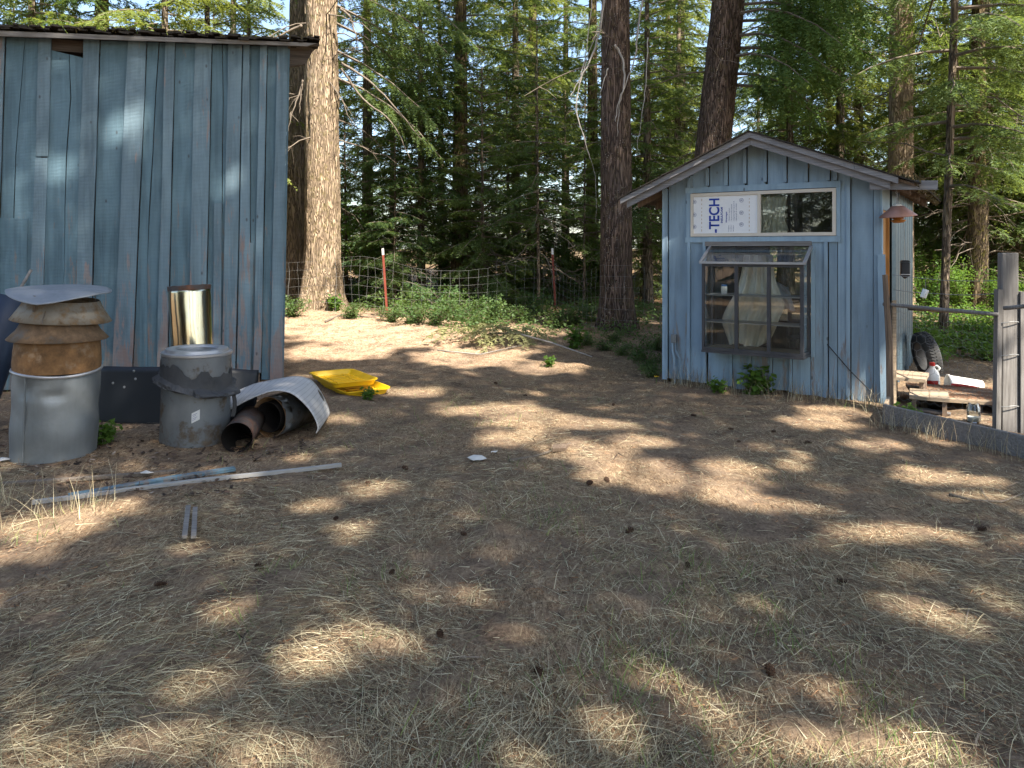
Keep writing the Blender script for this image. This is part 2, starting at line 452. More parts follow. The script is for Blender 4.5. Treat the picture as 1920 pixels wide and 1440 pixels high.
MAT['needles_mid'] = m_leaf('fresh_fir_needles', (0.040, 0.090, 0.026), (0.115, 0.185, 0.05), (0.28, 0.40, 0.05), 0.36, 1.6)
MAT['leaf'] = m_leaf('shrub_leaves', (0.045, 0.11, 0.022), (0.12, 0.21, 0.035), (0.30, 0.45, 0.04), 0.42, 2.5)
MAT['low_leaf'] = m_leaf('undergrowth_leaves', (0.045, 0.095, 0.032), (0.115, 0.175, 0.055), (0.26, 0.36, 0.06), 0.38, 2.5)
MAT['dry_needles'] = m_leaf('drying_fir_needles', (0.14, 0.15, 0.06), (0.30, 0.28, 0.13), (0.3, 0.3, 0.1), 0.25, 4)
MAT['straw'] = m_attr('dry_straw', [(0.0, (0.09, 0.058, 0.036)), (0.35, (0.235, 0.18, 0.11)), (0.65, (0.43, 0.36, 0.22)), (0.9, (0.60, 0.53, 0.36)), (1.0, (0.22, 0.24, 0.13))], 0.75, 0.12)
MAT['litter'] = m_attr('fallen_needles', [(0.0, (0.13, 0.06, 0.03)), (0.4, (0.25, 0.125, 0.06)), (0.75, (0.36, 0.21, 0.11)), (1.0, (0.07, 0.045, 0.03))], 0.85)
MAT['grass'] = m_attr('green_grass', [(0.0, (0.09, 0.14, 0.04)), (0.6, (0.17, 0.22, 0.07)), (1.0, (0.36, 0.33, 0.14))], 0.7, 0.25)

def m_glass():
    n = NT('window_glass')
    fr = n.n('Fresnel', None, IOR=1.52)
    f = n.math('ADD', n.math('MULTIPLY', fr.outputs[0], 1.5), 0.03, True)
    gl = n.n('BsdfGlossy', None, Color=(1, 1, 1), Roughness=0.01)
    tr = n.n('BsdfTransparent', None, Color=(0.86, 0.90, 0.89))
    g = n.n('MixShader', None, Fac=f, i1=tr.outputs[0], i2=gl.outputs[0])
    c = n.coord()
    dust = n.math('ADD', n.math('MULTIPLY', n.ramp(n.noise(n.coord(scale=(1, 1, 0.35)), 7, 5, 0.7), [(0.45, 0.0), (0.8, 1.0)]), 0.09), 0.008)
    df = n.n('BsdfDiffuse', None, Color=(0.5, 0.49, 0.46))
    return n.done(n.n('MixShader', None, Fac=dust, i1=g.outputs[0], i2=df.outputs[0]))
MAT['glass'] = m_glass()

def m_corrugated():
    n = NT('corrugated_steel'); v = n.coord(rnd=True)
    f = n.noise(v, 25, 4); g = n.noise(n.coord(scale=(1, 1, 0.15)), 5, 4)
    cc = n.mix(f, (0.05, 0.09, 0.12), (0.13, 0.185, 0.225))
    cc = n.mix(n.ramp(g, [(0.5, 0.0), (0.75, 0.6)]), cc, (0.16, 0.17, 0.17))
    return n.done(n.surf(cc, 0.35, None, 0.5, 0.4))
MAT['corrugated'] = m_corrugated()

def m_ruled():
    n = NT('grey_ruled_sheet')
    v = n.n('TexCoord').outputs['UV']
    c = n.coord()
    f = n.noise(c, 9, 4); a = n.n('Attribute', {'attribute_name': 'rnd'}).outputs['Fac']
    lines = n.math('FRACT', n.math('MULTIPLY', a, 26.0))
    lm = n.ramp(lines, [(0.0, 1.0), (0.09, 1.0), (0.13, 0.0)], 'LINEAR')
    cc = n.mix(n.math('MULTIPLY', lm, 0.6), n.mix(f, (0.36, 0.36, 0.36), (0.50, 0.49, 0.48)), (0.16, 0.16, 0.17))
    d = n.ramp(n.noise(c, 24, 5, 0.7), [(0.62, 0.0), (0.7, 1.0)])
    cc = n.mix(n.math('MULTIPLY', d, 0.5), cc, (0.14, 0.09, 0.06))
    return n.done(n.surf(cc, 0.5, None, 0, 0.4))
MAT['ruled'] = m_ruled()

def m_ground():
    n = NT('dirt_and_litter')
    p = n.n('NewGeometry').outputs['Position']
    big = n.noise(p, 0.55, 4, 0.6); mid = n.noise(p, 2.6, 5, 0.62); fine = n.noise(p, 38, 6, 0.72); grit = n.noise(p, 150, 3, 0.7)
    fib = n.noise(n.n('Mapping', None, Vector=p, Scale=(1, 0.28, 1), Rotation=(0, 0, 0.6)).outputs[0], 55, 4, 0.7, 1.2)
    soil = n.ramp(n.math('ADD', n.math('MULTIPLY', fine, 0.55), n.math('MULTIPLY', mid, 0.45)), [(0.37, (0.075, 0.050, 0.034)), (0.50, (0.19, 0.135, 0.092)), (0.64, (0.31, 0.23, 0.16))])
    lit = n.ramp(n.math('ADD', n.math('MULTIPLY', fib, 0.55), n.math('MULTIPLY', grit, 0.45)), [(0.38, (0.048, 0.031, 0.020)), (0.5, (0.21, 0.14, 0.085)), (0.62, (0.45, 0.345, 0.22))])
    cc = n.mix(n.ramp(n.math('ADD', n.math('MULTIPLY', mid, 0.6), n.math('MULTIPLY', big, 0.4)), [(0.44, 0.0), (0.54, 1.0)]), soil, lit)
    cc = n.mix(n.math('MULTIPLY', n.ramp(grit, [(0.60, 0.0), (0.70, 1.0)]), 0.55), cc, (0.04, 0.027, 0.02))
    # pale sun-dried needle duff on the bank below the big trunks
    yb = n.n('SeparateXYZ', None, Vector=p).outputs['Y']
    bank = n.math('MULTIPLY', n.n('MapRange', None, Value=yb, From_Min=9.0, From_Max=12.0).outputs[0], n.ramp(n.math('ADD', n.math('MULTIPLY', fine, 0.5), n.math('MULTIPLY', mid, 0.5)), [(0.36, 0.0), (0.52, 1.0)]))
    xb = n.n('SeparateXYZ', None, Vector=p).outputs['X']
    bank = n.math('MULTIPLY', bank, n.n('MapRange', None, Value=xb, From_Min=1.3, From_Max=-0.6).outputs[0])
    cc = n.mix(n.math('MULTIPLY', bank, 0.8), cc, n.mix(n.ramp(n.noise(p, 11, 5, 0.75), [(0.48, 0.0), (0.58, 1.0)]), n.ramp(n.math('ADD', n.math('MULTIPLY', fib, 0.5), n.math('MULTIPLY', fine, 0.5)), [(0.36, (0.20, 0.11, 0.065)), (0.5, (0.44, 0.31, 0.21)), (0.64, (0.62, 0.49, 0.36))]), n.ramp(fine, [(0.35, (0.13, 0.065, 0.035)), (0.6, (0.40, 0.25, 0.155))])))
    # deep forest floor: mossier, darker duff beyond the fence
    y = n.n('SeparateXYZ', None, Vector=p).outputs['Y']
    far = n.n('MapRange', None, Value=y, From_Min=14.0, From_Max=19.0).outputs[0]
    duff = n.ramp(n.noise(p, 1.4, 5, 0.65), [(0.38, (0.10, 0.062, 0.036)), (0.55, (0.19, 0.125, 0.07)), (0.68, (0.11, 0.135, 0.045))])
    cc = n.mix(far, cc, duff)
    h = n.math('ADD', n.math('MULTIPLY', fine, 0.6), n.math('ADD', n.math('MULTIPLY', fib, 0.5), n.math('MULTIPLY', mid, 1.2)))
    return n.done(n.surf(cc, 0.95, n.bump(h, 0.85, 0.022), 0, 0.12))
MAT['ground'] = m_ground()

# ------------------------------------------------------------------ the ground
def build_ground():
    def axis(lo, hi, step, far_lo, far_hi):
        fine = list(np.arange(lo, hi + 1e-6, step))
        out = []; s = step; v = lo
        while v > far_lo:
            s *= 1.32; v -= s; out.append(v)
        left = out[::-1]; out = []; s = step; v = hi
        while v < far_hi:
            s *= 1.32; v += s; out.append(v)
        return np.array(left + fine + out)
    xs = axis(-7.5, 7.0, 0.075, -400, 400)
    ys = axis(1.6, 15.5, 0.075, -300, 700)
    X, Y = np.meshgrid(xs, ys)
    zz = zt(X, Y)
    rs = np.random.RandomState(3)
    n = rs.rand(*X.shape)
    for _ in range(2):
        n = (n + np.roll(n, 1, 0) + np.roll(n, 1, 1) + np.roll(n, -1, 0) + np.roll(n, -1, 1)) / 5
    fine = (np.abs(X) < 8) & (Y > 1.5) & (Y < 16)
    zz = zz + np.where(fine, (n - 0.5) * 0.09, 0)
    V = np.stack([X.ravel(), Y.ravel(), zz.ravel()], 1)
    nx, ny = len(xs), len(ys)
    i = (np.arange(ny - 1)[:, None] * nx + np.arange(nx - 1)[None]).ravel()
    o = np_mesh('ground', V, np.stack([i, i + 1, i + 1 + nx, i + nx], 1), MAT['ground'], smooth=True)
    tag(o, kind='structure')
build_ground()

# ------------------------------------------------------------------ boards
def plank(name, Lp, Rp, y0, th, parent, mat, rng, jit=0.004, warp=0.006, rough_end=0.0):
    """a board from its left and right edge lines (x, z) from top to bottom; front face at y0 (towards -y)."""
    n = len(Lp)
    vs = []
    tilt = rng.uniform(-warp, warp); bow = rng.uniform(-warp, warp)
    for i in range(n):
        t = i / (n - 1)
        yy = y0 + tilt * (t - 0.5) * 2 + bow * math.sin(t * math.pi)
        cup = rng.uniform(-0.002, 0.002)
        jl, jr = (rng.uniform(-jit, jit), rng.uniform(-jit, jit)) if 0 < i < n - 1 else (0, 0)
        zl = zr = 0
        if i == n - 1: zl, zr = rng.uniform(-1, 1) * rough_end, rng.uniform(-1, 1) * rough_end
        vs += [(Lp[i][0] + jl, yy, Lp[i][1] + zl), (Rp[i][0] + jr, yy + cup, Rp[i][1] + zr), (Rp[i][0] + jr, yy + th, Rp[i][1] + zr), (Lp[i][0] + jl, yy + th, Lp[i][1] + zl)]
    fs = [[3, 2, 1, 0]]
    for i in range(n - 1):
        a, b = i * 4, i * 4 + 4
        for k in range(4): fs.append([a + k, a + (k + 1) % 4, b + (k + 1) % 4, b + k])
    e = (n - 1) * 4
    fs.append([e, e + 1, e + 2, e + 3])
    return MB().add(vs, fs).build(name, mat, parent)

def lerp2(a, b, n):
    return [(a[0] + (b[0] - a[0]) * i / (n - 1), a[1] + (b[1] - a[1]) * i / (n - 1)) for i in range(n)]

# ------------------------------------------------------------------ the big blue barn on the left
BF = Frame(-2.98, 9.49, 17.5)
barn = empty('barn', BF.o, R(BF.deg), 'tall weathered blue board and batten barn with mossy roof edge', 'barn')
def build_barn():
    rng = random.Random(11)
    P = lambda px, py: BF.loc(px, py)
    def roof_z(x): return 4.30 + 0.045 * x
    def edge(xt, xb, yt=92, yb=690, n=7, z_end=None, wig=0.0):
        a, b = P(xt, yt), P(xb, yb)
        top = (a[0], roof_z(a[0]))
        if yt > 100: top = a
        bot = (b[0], b[1] if z_end is None else z_end)
        pts = lerp2(top, bot, n)
        return [(x + wig * math.sin(i * 1.9 + xt), z) for i, (x, z) in enumerate(pts)]
    # wide boards: (left top, left bottom, right top, right bottom, foot height)
    ctr = [(-75, -112), (1, -22), (84, 62), (172, 152), (258, 229), (319, 303), (382, 368), (442, 428), (466, 458), (495, 482), (534, 524)]
    foot = [0.05, 0.05, 0.04, 0.06, 0.06, 0.06, 0.08, 0.12, 0.13, 0.0]
    for i in range(10):
        (lt, lb), (rt, rb) = ctr[i], ctr[i + 1]
        bo_ = {1: (10, -12), 2: (94, 72), 3: (187, 167), 4: (275, 247), 5: (328, 313), 6: (397, 384), 7: (454, 441), 8: (468, 470), 9: (501, 489)}.get(i, (lt, lb))
        L, Rr = edge(bo_[0] + 1.1, bo_[1] + 1.1, z_end=foot[i]), edge(rt - 1.6, rb - 1.6, z_end=foot[i])
        if i == 2:
            L[0] = P(95, 93); Rr[0] = P(157, 108)
        if i in (1, 2, 4, 6):                         # boards split by a long crack
            f = {1: 0.42, 2: 0.62, 4: 0.45, 6: 0.5}[i]
            C1, C2 = [], []
            for k, (l, r) in enumerate(zip(L, Rr)):
                ff = f + 0.07 * math.sin(k * 0.9 + i * 2) + rng.uniform(-0.035, 0.035) - (0.05 * k if i == 2 else 0)
                g = (0.006 if k < 4 else 0.0015) * rng.uniform(0.5, 1.3)
                x = l[0] + (r[0] - l[0]) * ff; z = l[1] + (r[1] - l[1]) * ff
                C1.append((x - g, z)); C2.append((x + g * 0.6, z))
            plank('board', L, C1, 0.022, 0.022, barn, MAT['barn'], rng, 0.0, 0.003, 0.012)
            plank('board', C2, Rr, 0.023, 0.022, barn, MAT['barn'], rng, 0.0, 0.003, 0.012)
        else:
            plank('board', L, Rr, 0.022 + rng.uniform(-0.002, 0.003), 0.022, barn, MAT['barn'], rng, 0.003, 0.003, 0.012)
    bat = [(-9, 10, -32, -12), (157, 187, 138, 167), (240, 275, 210, 247), (310, 328, 294, 313), (366, 397, 352, 384),
           (428, 454, 416, 441), (457, 468, 444, 470), (488, 501, 475, 489), (520, 540, 506, 529)]
    bf = [0.05, 0.05, 0.06, 0.05, 0.09, 0.10, 0.13, 0.12, 0.005]
    for (lt, rt, lb, rb), f in zip(bat, bf):
        wig = 0.006 if lt in (240, 157) else 0.002
        plank('batten', edge(lt, lb, z_end=f, wig=wig), edge(rt, rb, z_end=f, wig=wig * 0.5), -0.016 + rng.uniform(-0.006, 0.002), 0.026, barn, MAT['barn_batten'], rng, 0.004, 0.004, 0.015)
    # the batten made of two lengths, the short extra slat, the patched board ends
    plank('batten', edge(72, 67, 92, 293, 4), edge(96, 90, 92, 293, 4), -0.002, 0.022, barn, MAT['barn_batten'], rng, 0.002, 0.002)
    plank('batten', edge(66, 50, 296, 700, 4), edge(89, 75, 296, 700, 4), -0.001, 0.022, barn, MAT['barn_batten'], rng, 0.002, 0.002)
    plank('batten', edge(401, 399, 381, 694, 4), edge(416, 414, 381, 694, 4), -0.012, 0.020, barn, MAT['barn_batten'], rng, 0.002, 0.002, 0.01)
    plank('batten', edge(463, 457, 455, 694, 4), edge(475, 470, 455, 694, 4), -0.006, 0.020, barn, MAT['barn_batten'], rng, 0.002, 0.002, 0.01)
    plank('board', edge(-12, -30, 408, 700, 4), edge(52, 44, 410, 700, 4), 0.012, 0.020, barn, MAT['barn'], rng, 0.002, 0.002)
    # corner board, the other walls, dark framing inside
    plank('corner_board', [(0.085, 4.28), (0.01, 0.0)], [(0.108, 4.28), (0.033, 0.0)], 0.0, 0.11, barn, MAT['barn'], rng, 0, 0)
    D = 3.4
    for k in range(12):
        y0, y1 = 0.115 + k * (D - 0.1) / 12, 0.115 + (k + 1) * (D - 0.1) / 12 - 0.006
        MB().span(0.0, 0.024, y0, y1, 0.03, 4.2 + 0.20 * y0).build('board', MAT['barn'], barn)
    MB().span(-6.0, 0.0, D, D + 0.03, 0, 4.9).build('back_wall', MAT['barn_dark'], barn)
    MB().span(-6.03, -6.0, 0.05, D, 0, 4.2).build('end_wall', MAT['barn_dark'], barn)
    for z in (0.16, 1.6, 3.1, 4.12):
        MB().span(-5.95, -0.01, 0.046, 0.14, z - 0.07, z + 0.07).build('girt', MAT['barn_dark'], barn)
    MB().span(-6.0, -0.01, 0.15, D - 0.01, -0.06, 0.03).build('floor', MAT['barn_dark'], barn)
    MB().span(-0.42, -0.26, 0.03, 0.25, -0.12, 0.085).build('footing_block', MAT['brown_wood'], barn)
    MB().span(-0.74, -0.56, 0.03, 0.25, -0.12, 0.085).build('footing_block', MAT['brown_wood'], barn)
    # roof: deck boards with an overhang, worn roofing and moss on top, a verge board at the right end
    x0, x1 = -6.2, 0.47
    s = 0.44
    def deck(u, v):
        x = x0 + (x1 - x0) * u; y = -0.14 + (D + 0.4) * v
        return (x, y, roof_z(x) + 0.035 + s * y * 0.5)
    MB().grid(deck, 12, 4).build('roof', MAT['barn_dark'], barn, solid=0.035)
    MB().prism([(x0, roof_z(x0) - 0.045), (x0, roof_z(x0) + 0.03), (x1 - 0.02, roof_z(x1) + 0.02), (x1 - 0.15, roof_z(x1) - 0.03)], -0.155, -0.125).build('verge_board', MAT['grey_wood_x'], barn)
    mb = MB()
    n = 150
    for k in range(n):                                # curled shingle ends along the edge
        x = x0 + (x1 - x0) * (k + rng.random()) / n
        w = rng.uniform(0.04, 0.13); t = rng.uniform(0.010, 0.030)
        z = roof_z(x) + 0.062 + rng.uniform(0.0, 0.022)
        M = Matrix.Rotation(rng.uniform(-0.10, 0.10), 3, 'Y') @ Matrix.Rotation(rng.uniform(-0.16, 0.2), 3, 'X')
        mb.box((x, 0.03 + rng.uniform(-0.04, 0.02), z), (w, rng.uniform(0.34, 0.46), t), M)
    mb.build('roof_edge_shingles', MAT['roof_dark'], barn)
    mb = MB()
    for k in range(1500):
        x = rng.uniform(x0, x1 - 0.1)
        if noise.noise(Vector((x * 1.7, 3.1, 0))) < -0.12: continue
        y = rng.uniform(-0.17, 0.1); z = roof_z(x) + 0.085 + rng.uniform(-0.02, 0.035)
        r = rng.uniform(0.006, 0.022)
        d = Vector((rng.uniform(-1, 1), rng.uniform(-1, 1), rng.uniform(-0.4, 0.8))).normalized() * r * 2.4
        q = Vector((rng.uniform(-1, 1), rng.uniform(-1, 1), rng.uniform(-1, 1))).normalized() * r
        p = Vector((x, y, z))
        mb.add([p - d, p + q, p + d, p - q], [[0, 1, 2], [0, 2, 3]])
    mb.build('roof_moss', MAT['moss_litter'], barn)
    MB().prism([(0.09, 4.05), (0.30, 4.10), (0.40, 4.29), (0.09, 4.27)], 0.02, 0.06).build('rafter_end', MAT['barn_dark'], barn)
    MB().prism([(0.09, 4.32), (0.25, 4.35), (0.36, 4.5), (0.09, 4.5)], 1.2, 1.24).build('rafter_end', MAT['barn_dark'], barn)
build_barn()

# ------------------------------------------------------------------ the small gabled shed on the right
SF = Frame(1.927, 9.389, -33)
SW, SD = 2.495, 3.2
RX, RZ = 1.17, 3.03
shed = empty('garden_shed', SF.o, R(SF.deg), 'small pale blue gabled shed with garden window and white foam board', 'shed')
def gz(x):                                            # underside of the roof at the wall
    return RZ - 0.07 - (0.44 * (RX - x) if x < RX else 0.395 * (x - RX))
TX0, TX1, TZ0, TZ1 = 0.385, 2.04, 1.853, 2.363        # sliding window opening
BX0, BX1, BZ0, BZ1 = 0.575, 1.775, 0.455, 1.735       # garden window opening
def build_shed():
    rng = random.Random(5)
    X = lambda px, py=450: SF.loc(px, py)[0]
    m = MAT['shed']
    def strip(x0, x1, z0, z1=None, y=0.0, name='board', th=0.018, slot=True):
        """upright board; z1 None runs up to the roof."""
        x0 += (0.030 if slot is True else slot) if slot else 0.004; x1 -= 0.004  # open gap beside the batten, added to read as its shadow line
        za, zb = (gz(x0), gz(x1)) if z1 is None else (z1, z1)
        pts = [(x0, z0), (x1, z0), (x1, zb)]
        if z1 is None and x0 < RX < x1: pts.append((RX, gz(RX)))
        pts.append((x0, za))
        yy = y + rng.uniform(-0.0015, 0.0015)
        MB().prism(pts, yy, yy + th).build(name, m, shed)
    F0 = 0.03
    left = [0.0, X(1250), X(1292), 0.36]
    for a, b in zip(left[:-1], left[1:]): strip(a, b, F0 + rng.uniform(0, 0.02), slot=a > 0)
    right = [2.065, X(1591), X(1638), SW]
    for a, b in zip(right[:-1], right[1:]): strip(a, b, -0.02 + rng.uniform(-0.01, 0.02), slot=a > 2.07)
    gx = [0.36] + [X(p, 290) for p in (1327, 1362, 1397, 1435, 1472, 1512, 1553)] + [2.065]
    for a, b in zip(gx[:-1], gx[1:]): strip(a, b, TZ1 + 0.035)
    strip(0.36, BX0 - 0.005, F0, TZ0 - 0.03, slot=False)
    mid = [BX1 + 0.005, X(1549), 2.065]
    for a, b in zip(mid[:-1], mid[1:]): strip(a, b, -0.01, TZ0 - 0.03, slot=a > BX1 + 0.02)
    strip(BX0 - 0.005, BX1 + 0.005, BZ1 + 0.045, TZ0 - 0.03, slot=False)
    lo = [BX0 - 0.005] + [X(p, 690) for p in (1371, 1407, 1446, 1483)] + [BX1 + 0.005]
    for a, b in zip(lo[:-1], lo[1:]): strip(a, b, 0.02 + rng.uniform(-0.02, 0.02), BZ0 - 0.005, slot=0.019)
    def bt(x, z0, z1=None, w=0.038):
        za = (gz(x) - 0.02) if z1 is None else z1
        MB().prism([(x - w / 2, z0), (x + w / 2, z0), (x + w / 2, za), (x - w / 2, za)], -0.024 + rng.uniform(-0.001, 0.001), -0.001).build('batten', m, shed)
    for x in gx[1:-1]: bt(x, TZ1 + 0.10 + rng.uniform(-0.01, 0.02))
    for x in left[1:3]: bt(x, F0 + 0.02)
    bt(0.385, TZ1 + 0.1); bt(0.545, F0 + 0.01, TZ0 - 0.075)
    bt(right[1], 0.0); bt(X(1549), 0.0, TZ0 - 0.075); bt(2.045, TZ1 + 0.1)
    for x in lo[1:-1]: bt(x, 0.03, BZ0 - 0.01, 0.03)
    bt(0.03, F0, None, 0.06); bt(SW - 0.03, 0.0, None, 0.062)
    # flat trim round the sliding window
    t = MAT['shed_trim']
    MB().span(TX0 - 0.085, TX1 + 0.06, -0.024, -0.002, TZ1 + 0.02, TZ1 + 0.09).build('window_trim', t, shed)
    MB().span(TX0 - 0.085, TX1 + 0.06, -0.024, -0.002, TZ0 - 0.085, TZ0 - 0.018).build('window_trim', t, shed)
    MB().span(TX0 - 0.075, TX0 - 0.014, -0.022, -0.002, TZ0 - 0.016, TZ1 + 0.018).build('window_trim', t, shed)
    MB().span(TX1 + 0.014, TX1 + 0.055, -0.022, -0.002, TZ0 - 0.016, TZ1 + 0.018).build('window_trim', t, shed)
    # sliding window: cream frame, foam board in the left half, glass in the right
    win = MB()
    fw = 0.026
    win.span(TX0 - 0.012, TX1 + 0.012, -0.032, 0.03, TZ1 - fw, TZ1 + 0.012)
    win.span(TX0 - 0.012, TX1 + 0.012, -0.032, 0.03, TZ0 - 0.012, TZ0 + fw)
    win.span(TX0 - 0.012, TX0 + fw * 0.7, -0.031, 0.03, TZ0 + fw, TZ1 - fw)
    win.span(TX1 - fw, TX1 + 0.012, -0.031, 0.03, TZ0 + fw, TZ1 - fw)
    XM = X(1424, 400)
    win.span(XM - 0.018, XM + 0.018, -0.029, 0.03, TZ0 + fw, TZ1 - fw)
    wf = win.build('window_frame', MAT['cream'], shed)
    MB().span(XM + 0.019, TX1 - fw - 0.001, 0.0, 0.005, TZ0 + fw + 0.001, TZ1 - fw - 0.001).build('pane', MAT['glass'], wf)
    fb = MB().span(TX0 + fw * 0.7 + 0.001, XM - 0.019, -0.016, 0.012, TZ0 + fw + 0.001, TZ1 - fw - 0.001).build('foam_board', MAT['foam'], shed)
    tag(fb, 'white foam insulation board with blue -TECH lettering')
    # printing on the foam board (runs upwards)
    def text(body, size, x, z, mat, weight=0.0, up=True, sx=1.0):
        cu = bpy.data.curves.new('print', 'FONT'); cu.body = body; cu.size = size; cu.offset = weight
        cu.align_x = 'LEFT'
        tmp = bpy.data.objects.new('print', cu); col.objects.link(tmp)
        bpy.context.view_layer.update()
        me = bpy.data.meshes.new_from_object(tmp.evaluated_get(bpy.context.evaluated_depsgraph_get()))
        bpy.data.objects.remove(tmp)
        me.materials.clear(); me.materials.append(mat)
        for v in me.vertices:
            a, b = v.co.x * sx, v.co.y
            v.co = Vector((x - b, -0.0185, z + a)) if up else Vector((x + a, -0.0185, z + b))
        o = bpy.data.objects.new('lettering', me); col.objects.link(o); o.parent = fb
        return o
    xl = lambda px: X(px, 400)
    text('-TECH', 0.175, xl(1349), TZ0 + 0.030, MAT['blue_ink'], 0.0045, True, 0.86)
    text('INSULFOAM', 0.036, xl(1356), TZ0 + 0.15, MAT['blue_ink'], 0.001)
    text('Advantages:', 0.028, xl(1364), TZ0 + 0.155, MAT['blue_ink'], 0.0005)
    for k, b in enumerate(('- Moisture resistant', '- Water & mold resistant', '- Integrated high long-term R', '- Lightweight & recyclable')):
        text(b, 0.021, xl(1369 + k * 4.4), TZ0 + 0.165, MAT['grey_ink'])
    for k in range(3): text('Insulation', 0.02, xl(1368 + k * 4.4), TZ0 + 0.045, MAT['grey_ink'])
    ring = MB()
    for cx, cz in [(1391, 0.13), (1391, 0.27), (1391, 0.42), (1303, 0.11), (1303, 0.26), (1303, 0.42)]:
        x, z = xl(cx), TZ0 + cz
        n = 20
        vs = []
        for k in range(n):
            q = 2 * math.pi * k / n
            for r in (0.021, 0.025): vs.append((x + r * math.cos(q), -0.0185, z + r * math.sin(q)))
        ring.add(vs, [[2 * k, 2 * ((k + 1) % n), 2 * ((k + 1) % n) + 1, 2 * k + 1] for k in range(n)])
        ring.span(x - 0.010, x - 0.003, -0.0190, -0.0165, z - 0.011, z + 0.011)
        ring.span(x + 0.003, x + 0.009, -0.0190, -0.0165, z - 0.009, z + 0.009)
    ring.build('printed_mark', MAT['grey_ink'], fb)
    dash = MB()
    for c in (1316, 1405):
        for k in range(9):
            dash.span(xl(c), xl(c) + 0.007, -0.0185, -0.0165, TZ0 + 0.05 + k * 0.047, TZ0 + 0.05 + k * 0.047 + rng.uniform(0.015, 0.03))
    dash.build('printed_mark', MAT['tan_ink'], fb)

    # garden (bay) window: box of glass standing 0.38 m out of the wall
    PJ = -0.38
    fl, fr_, fb_, ft = 0.633, 1.777, 0.497, 1.517
    bay = MB()
    b = 0.022
    def bar(x0, x1, y0, y1, z0, z1): bay.span(x0, x1, y0, y1, z0, z1)
    bar(fl, fr_, PJ, PJ + 0.04, fb_, fb_ + 0.032)
    bar(fl, fr_, PJ, PJ + 0.04, ft - 0.034, ft)
    bar(fl, fl + 0.03, PJ + 0.001, PJ + 0.04, fb_ + 0.032, ft - 0.034)
    bar(fr_ - 0.036, fr_, PJ + 0.001, PJ + 0.04, fb_ + 0.032, ft - 0.034)
    m1, m2 = SF.loc(1380, 570, PJ)[0], SF.loc(1441, 570, PJ)[0]
    for q in (m1, m2): bar(q - 0.020, q + 0.020, PJ + 0.001, PJ + 0.039, fb_ + 0.032, ft - 0.034)
    for q in (fl, fr_ - 0.03):                         # frame along the two sides, at the wall and the bottom
        bar(q, q + 0.03, PJ + 0.041, -0.002, fb_ + 0.001, fb_ + 0.030)
        bar(q, q + 0.03, -0.045, -0.002, fb_ + 0.031, 1.69)
    bo = bay.build('garden_window', MAT['bronze'], shed)
    MB().span(fl - 0.004, fr_ + 0.004, PJ - 0.006, -0.003, fb_ - 0.030, fb_ - 0.002).build('window_sill', MAT['bronze'], bo)
    rf = MB()
    zt_ = 1.715
    for x in (fl - 0.012, fr_ + 0.012):
        rf.beam((x, PJ - 0.02, ft + 0.010), (x, -0.022, zt_), 0.030, 0.030)
    rf.beam((fl - 0.02, PJ - 0.022, ft + 0.012), (fr_ + 0.02, PJ - 0.022, ft + 0.012), 0.030, 0.026)
    rf.build('sloping_frame', MAT['alu_light'], bo)
    MB().add([(fl, PJ, ft + 0.014), (fr_, PJ, ft + 0.014), (fr_, -0.022, zt_ + 0.002), (fl, -0.022, zt_ + 0.002)], [[0, 1, 2, 3]]).build('pane', MAT['glass'], bo)
    for a, c in ((fl + 0.03, m1 - 0.02), (m1 + 0.02, m2 - 0.02), (m2 + 0.02, fr_ - 0.036)):
        MB().add([(a, PJ + 0.018, fb_ + 0.032), (c, PJ + 0.018, fb_ + 0.032), (c, PJ + 0.018, ft - 0.034), (a, PJ + 0.018, ft - 0.034)], [[0, 1, 2, 3]]).build('pane', MAT['glass'], bo)
    for x in (fl + 0.014, fr_ - 0.014):
        MB().add([(x, PJ + 0.04, fb_ + 0.03), (x, -0.045, fb_ + 0.03), (x, -0.045, 1.69), (x, PJ + 0.04, ft - 0.01)], [[0, 1, 2, 3]]).build('pane', MAT['glass'], bo)
    for z in (0.82, 1.14):
        MB().span(fl + 0.031, fr_ - 0.037, PJ + 0.05, -0.01, z, z + 0.012).build('glass_shelf', MAT['bronze'] if False else MAT['alu_light'], bo)
    MB().span(fl + 0.031, fr_ - 0.037, PJ + 0.041, 0.05, fb_ + 0.002, fb_ + 0.022).build('window_board', MAT['step_wood'], bo)
    MB().span(BX0 - 0.02, BX1 + 0.02, -0.028, -0.001, BZ1 - 0.012, BZ1 + 0.044).build('window_head', MAT['grey_wood_x'], shed)
    MB().span(BX1 + 0.01, BX1 + 0.055, -0.02, -0.002, BZ0, BZ1 - 0.014).build('window_trim', t, shed)

    # other walls, floor, framing
    iw = MAT['inside']
    for k in range(9):
        y0 = 0.03 + k * (SD - 0.05) / 9
        MB().span(-0.018, 0.0, y0, y0 + (SD - 0.05) / 9 - 0.004, 0.04, gz(0.0)).build('board', m, shed)
    for x0, x1, z0, z1 in [(0.0, 0.55, 0.0, None), (1.25, SW, 0.0, None), (0.55, 1.25, 0.0, 0.55), (0.55, 1.25, 1.72, None)]:
        g = [(x0, z0), (x1, z0), (x1, gz(x1) if z1 is None else z1)]
        if z1 is None and x0 < RX < x1: g.append((RX, gz(RX)))
        g.append((x0, gz(x0) if z1 is None else z1))
        MB().prism(g, SD - 0.02, SD).build('back_wall', iw, shed)
    MB().span(0.55, 1.25, SD - 0.015, SD - 0.01, 0.55, 1.72).build('pane', MAT['glass'], shed)
    MB().span(0.0, SW, 0.03, SD - 0.03, 0.06, 0.12).build('floor', iw, shed)
    for k in range(5):
        x = 0.12 + k * 0.56
        MB().span(x, x + 0.2, 0.05, 0.30, -0.14, 0.058).build('footing_block', MAT['grey_wood'], shed)
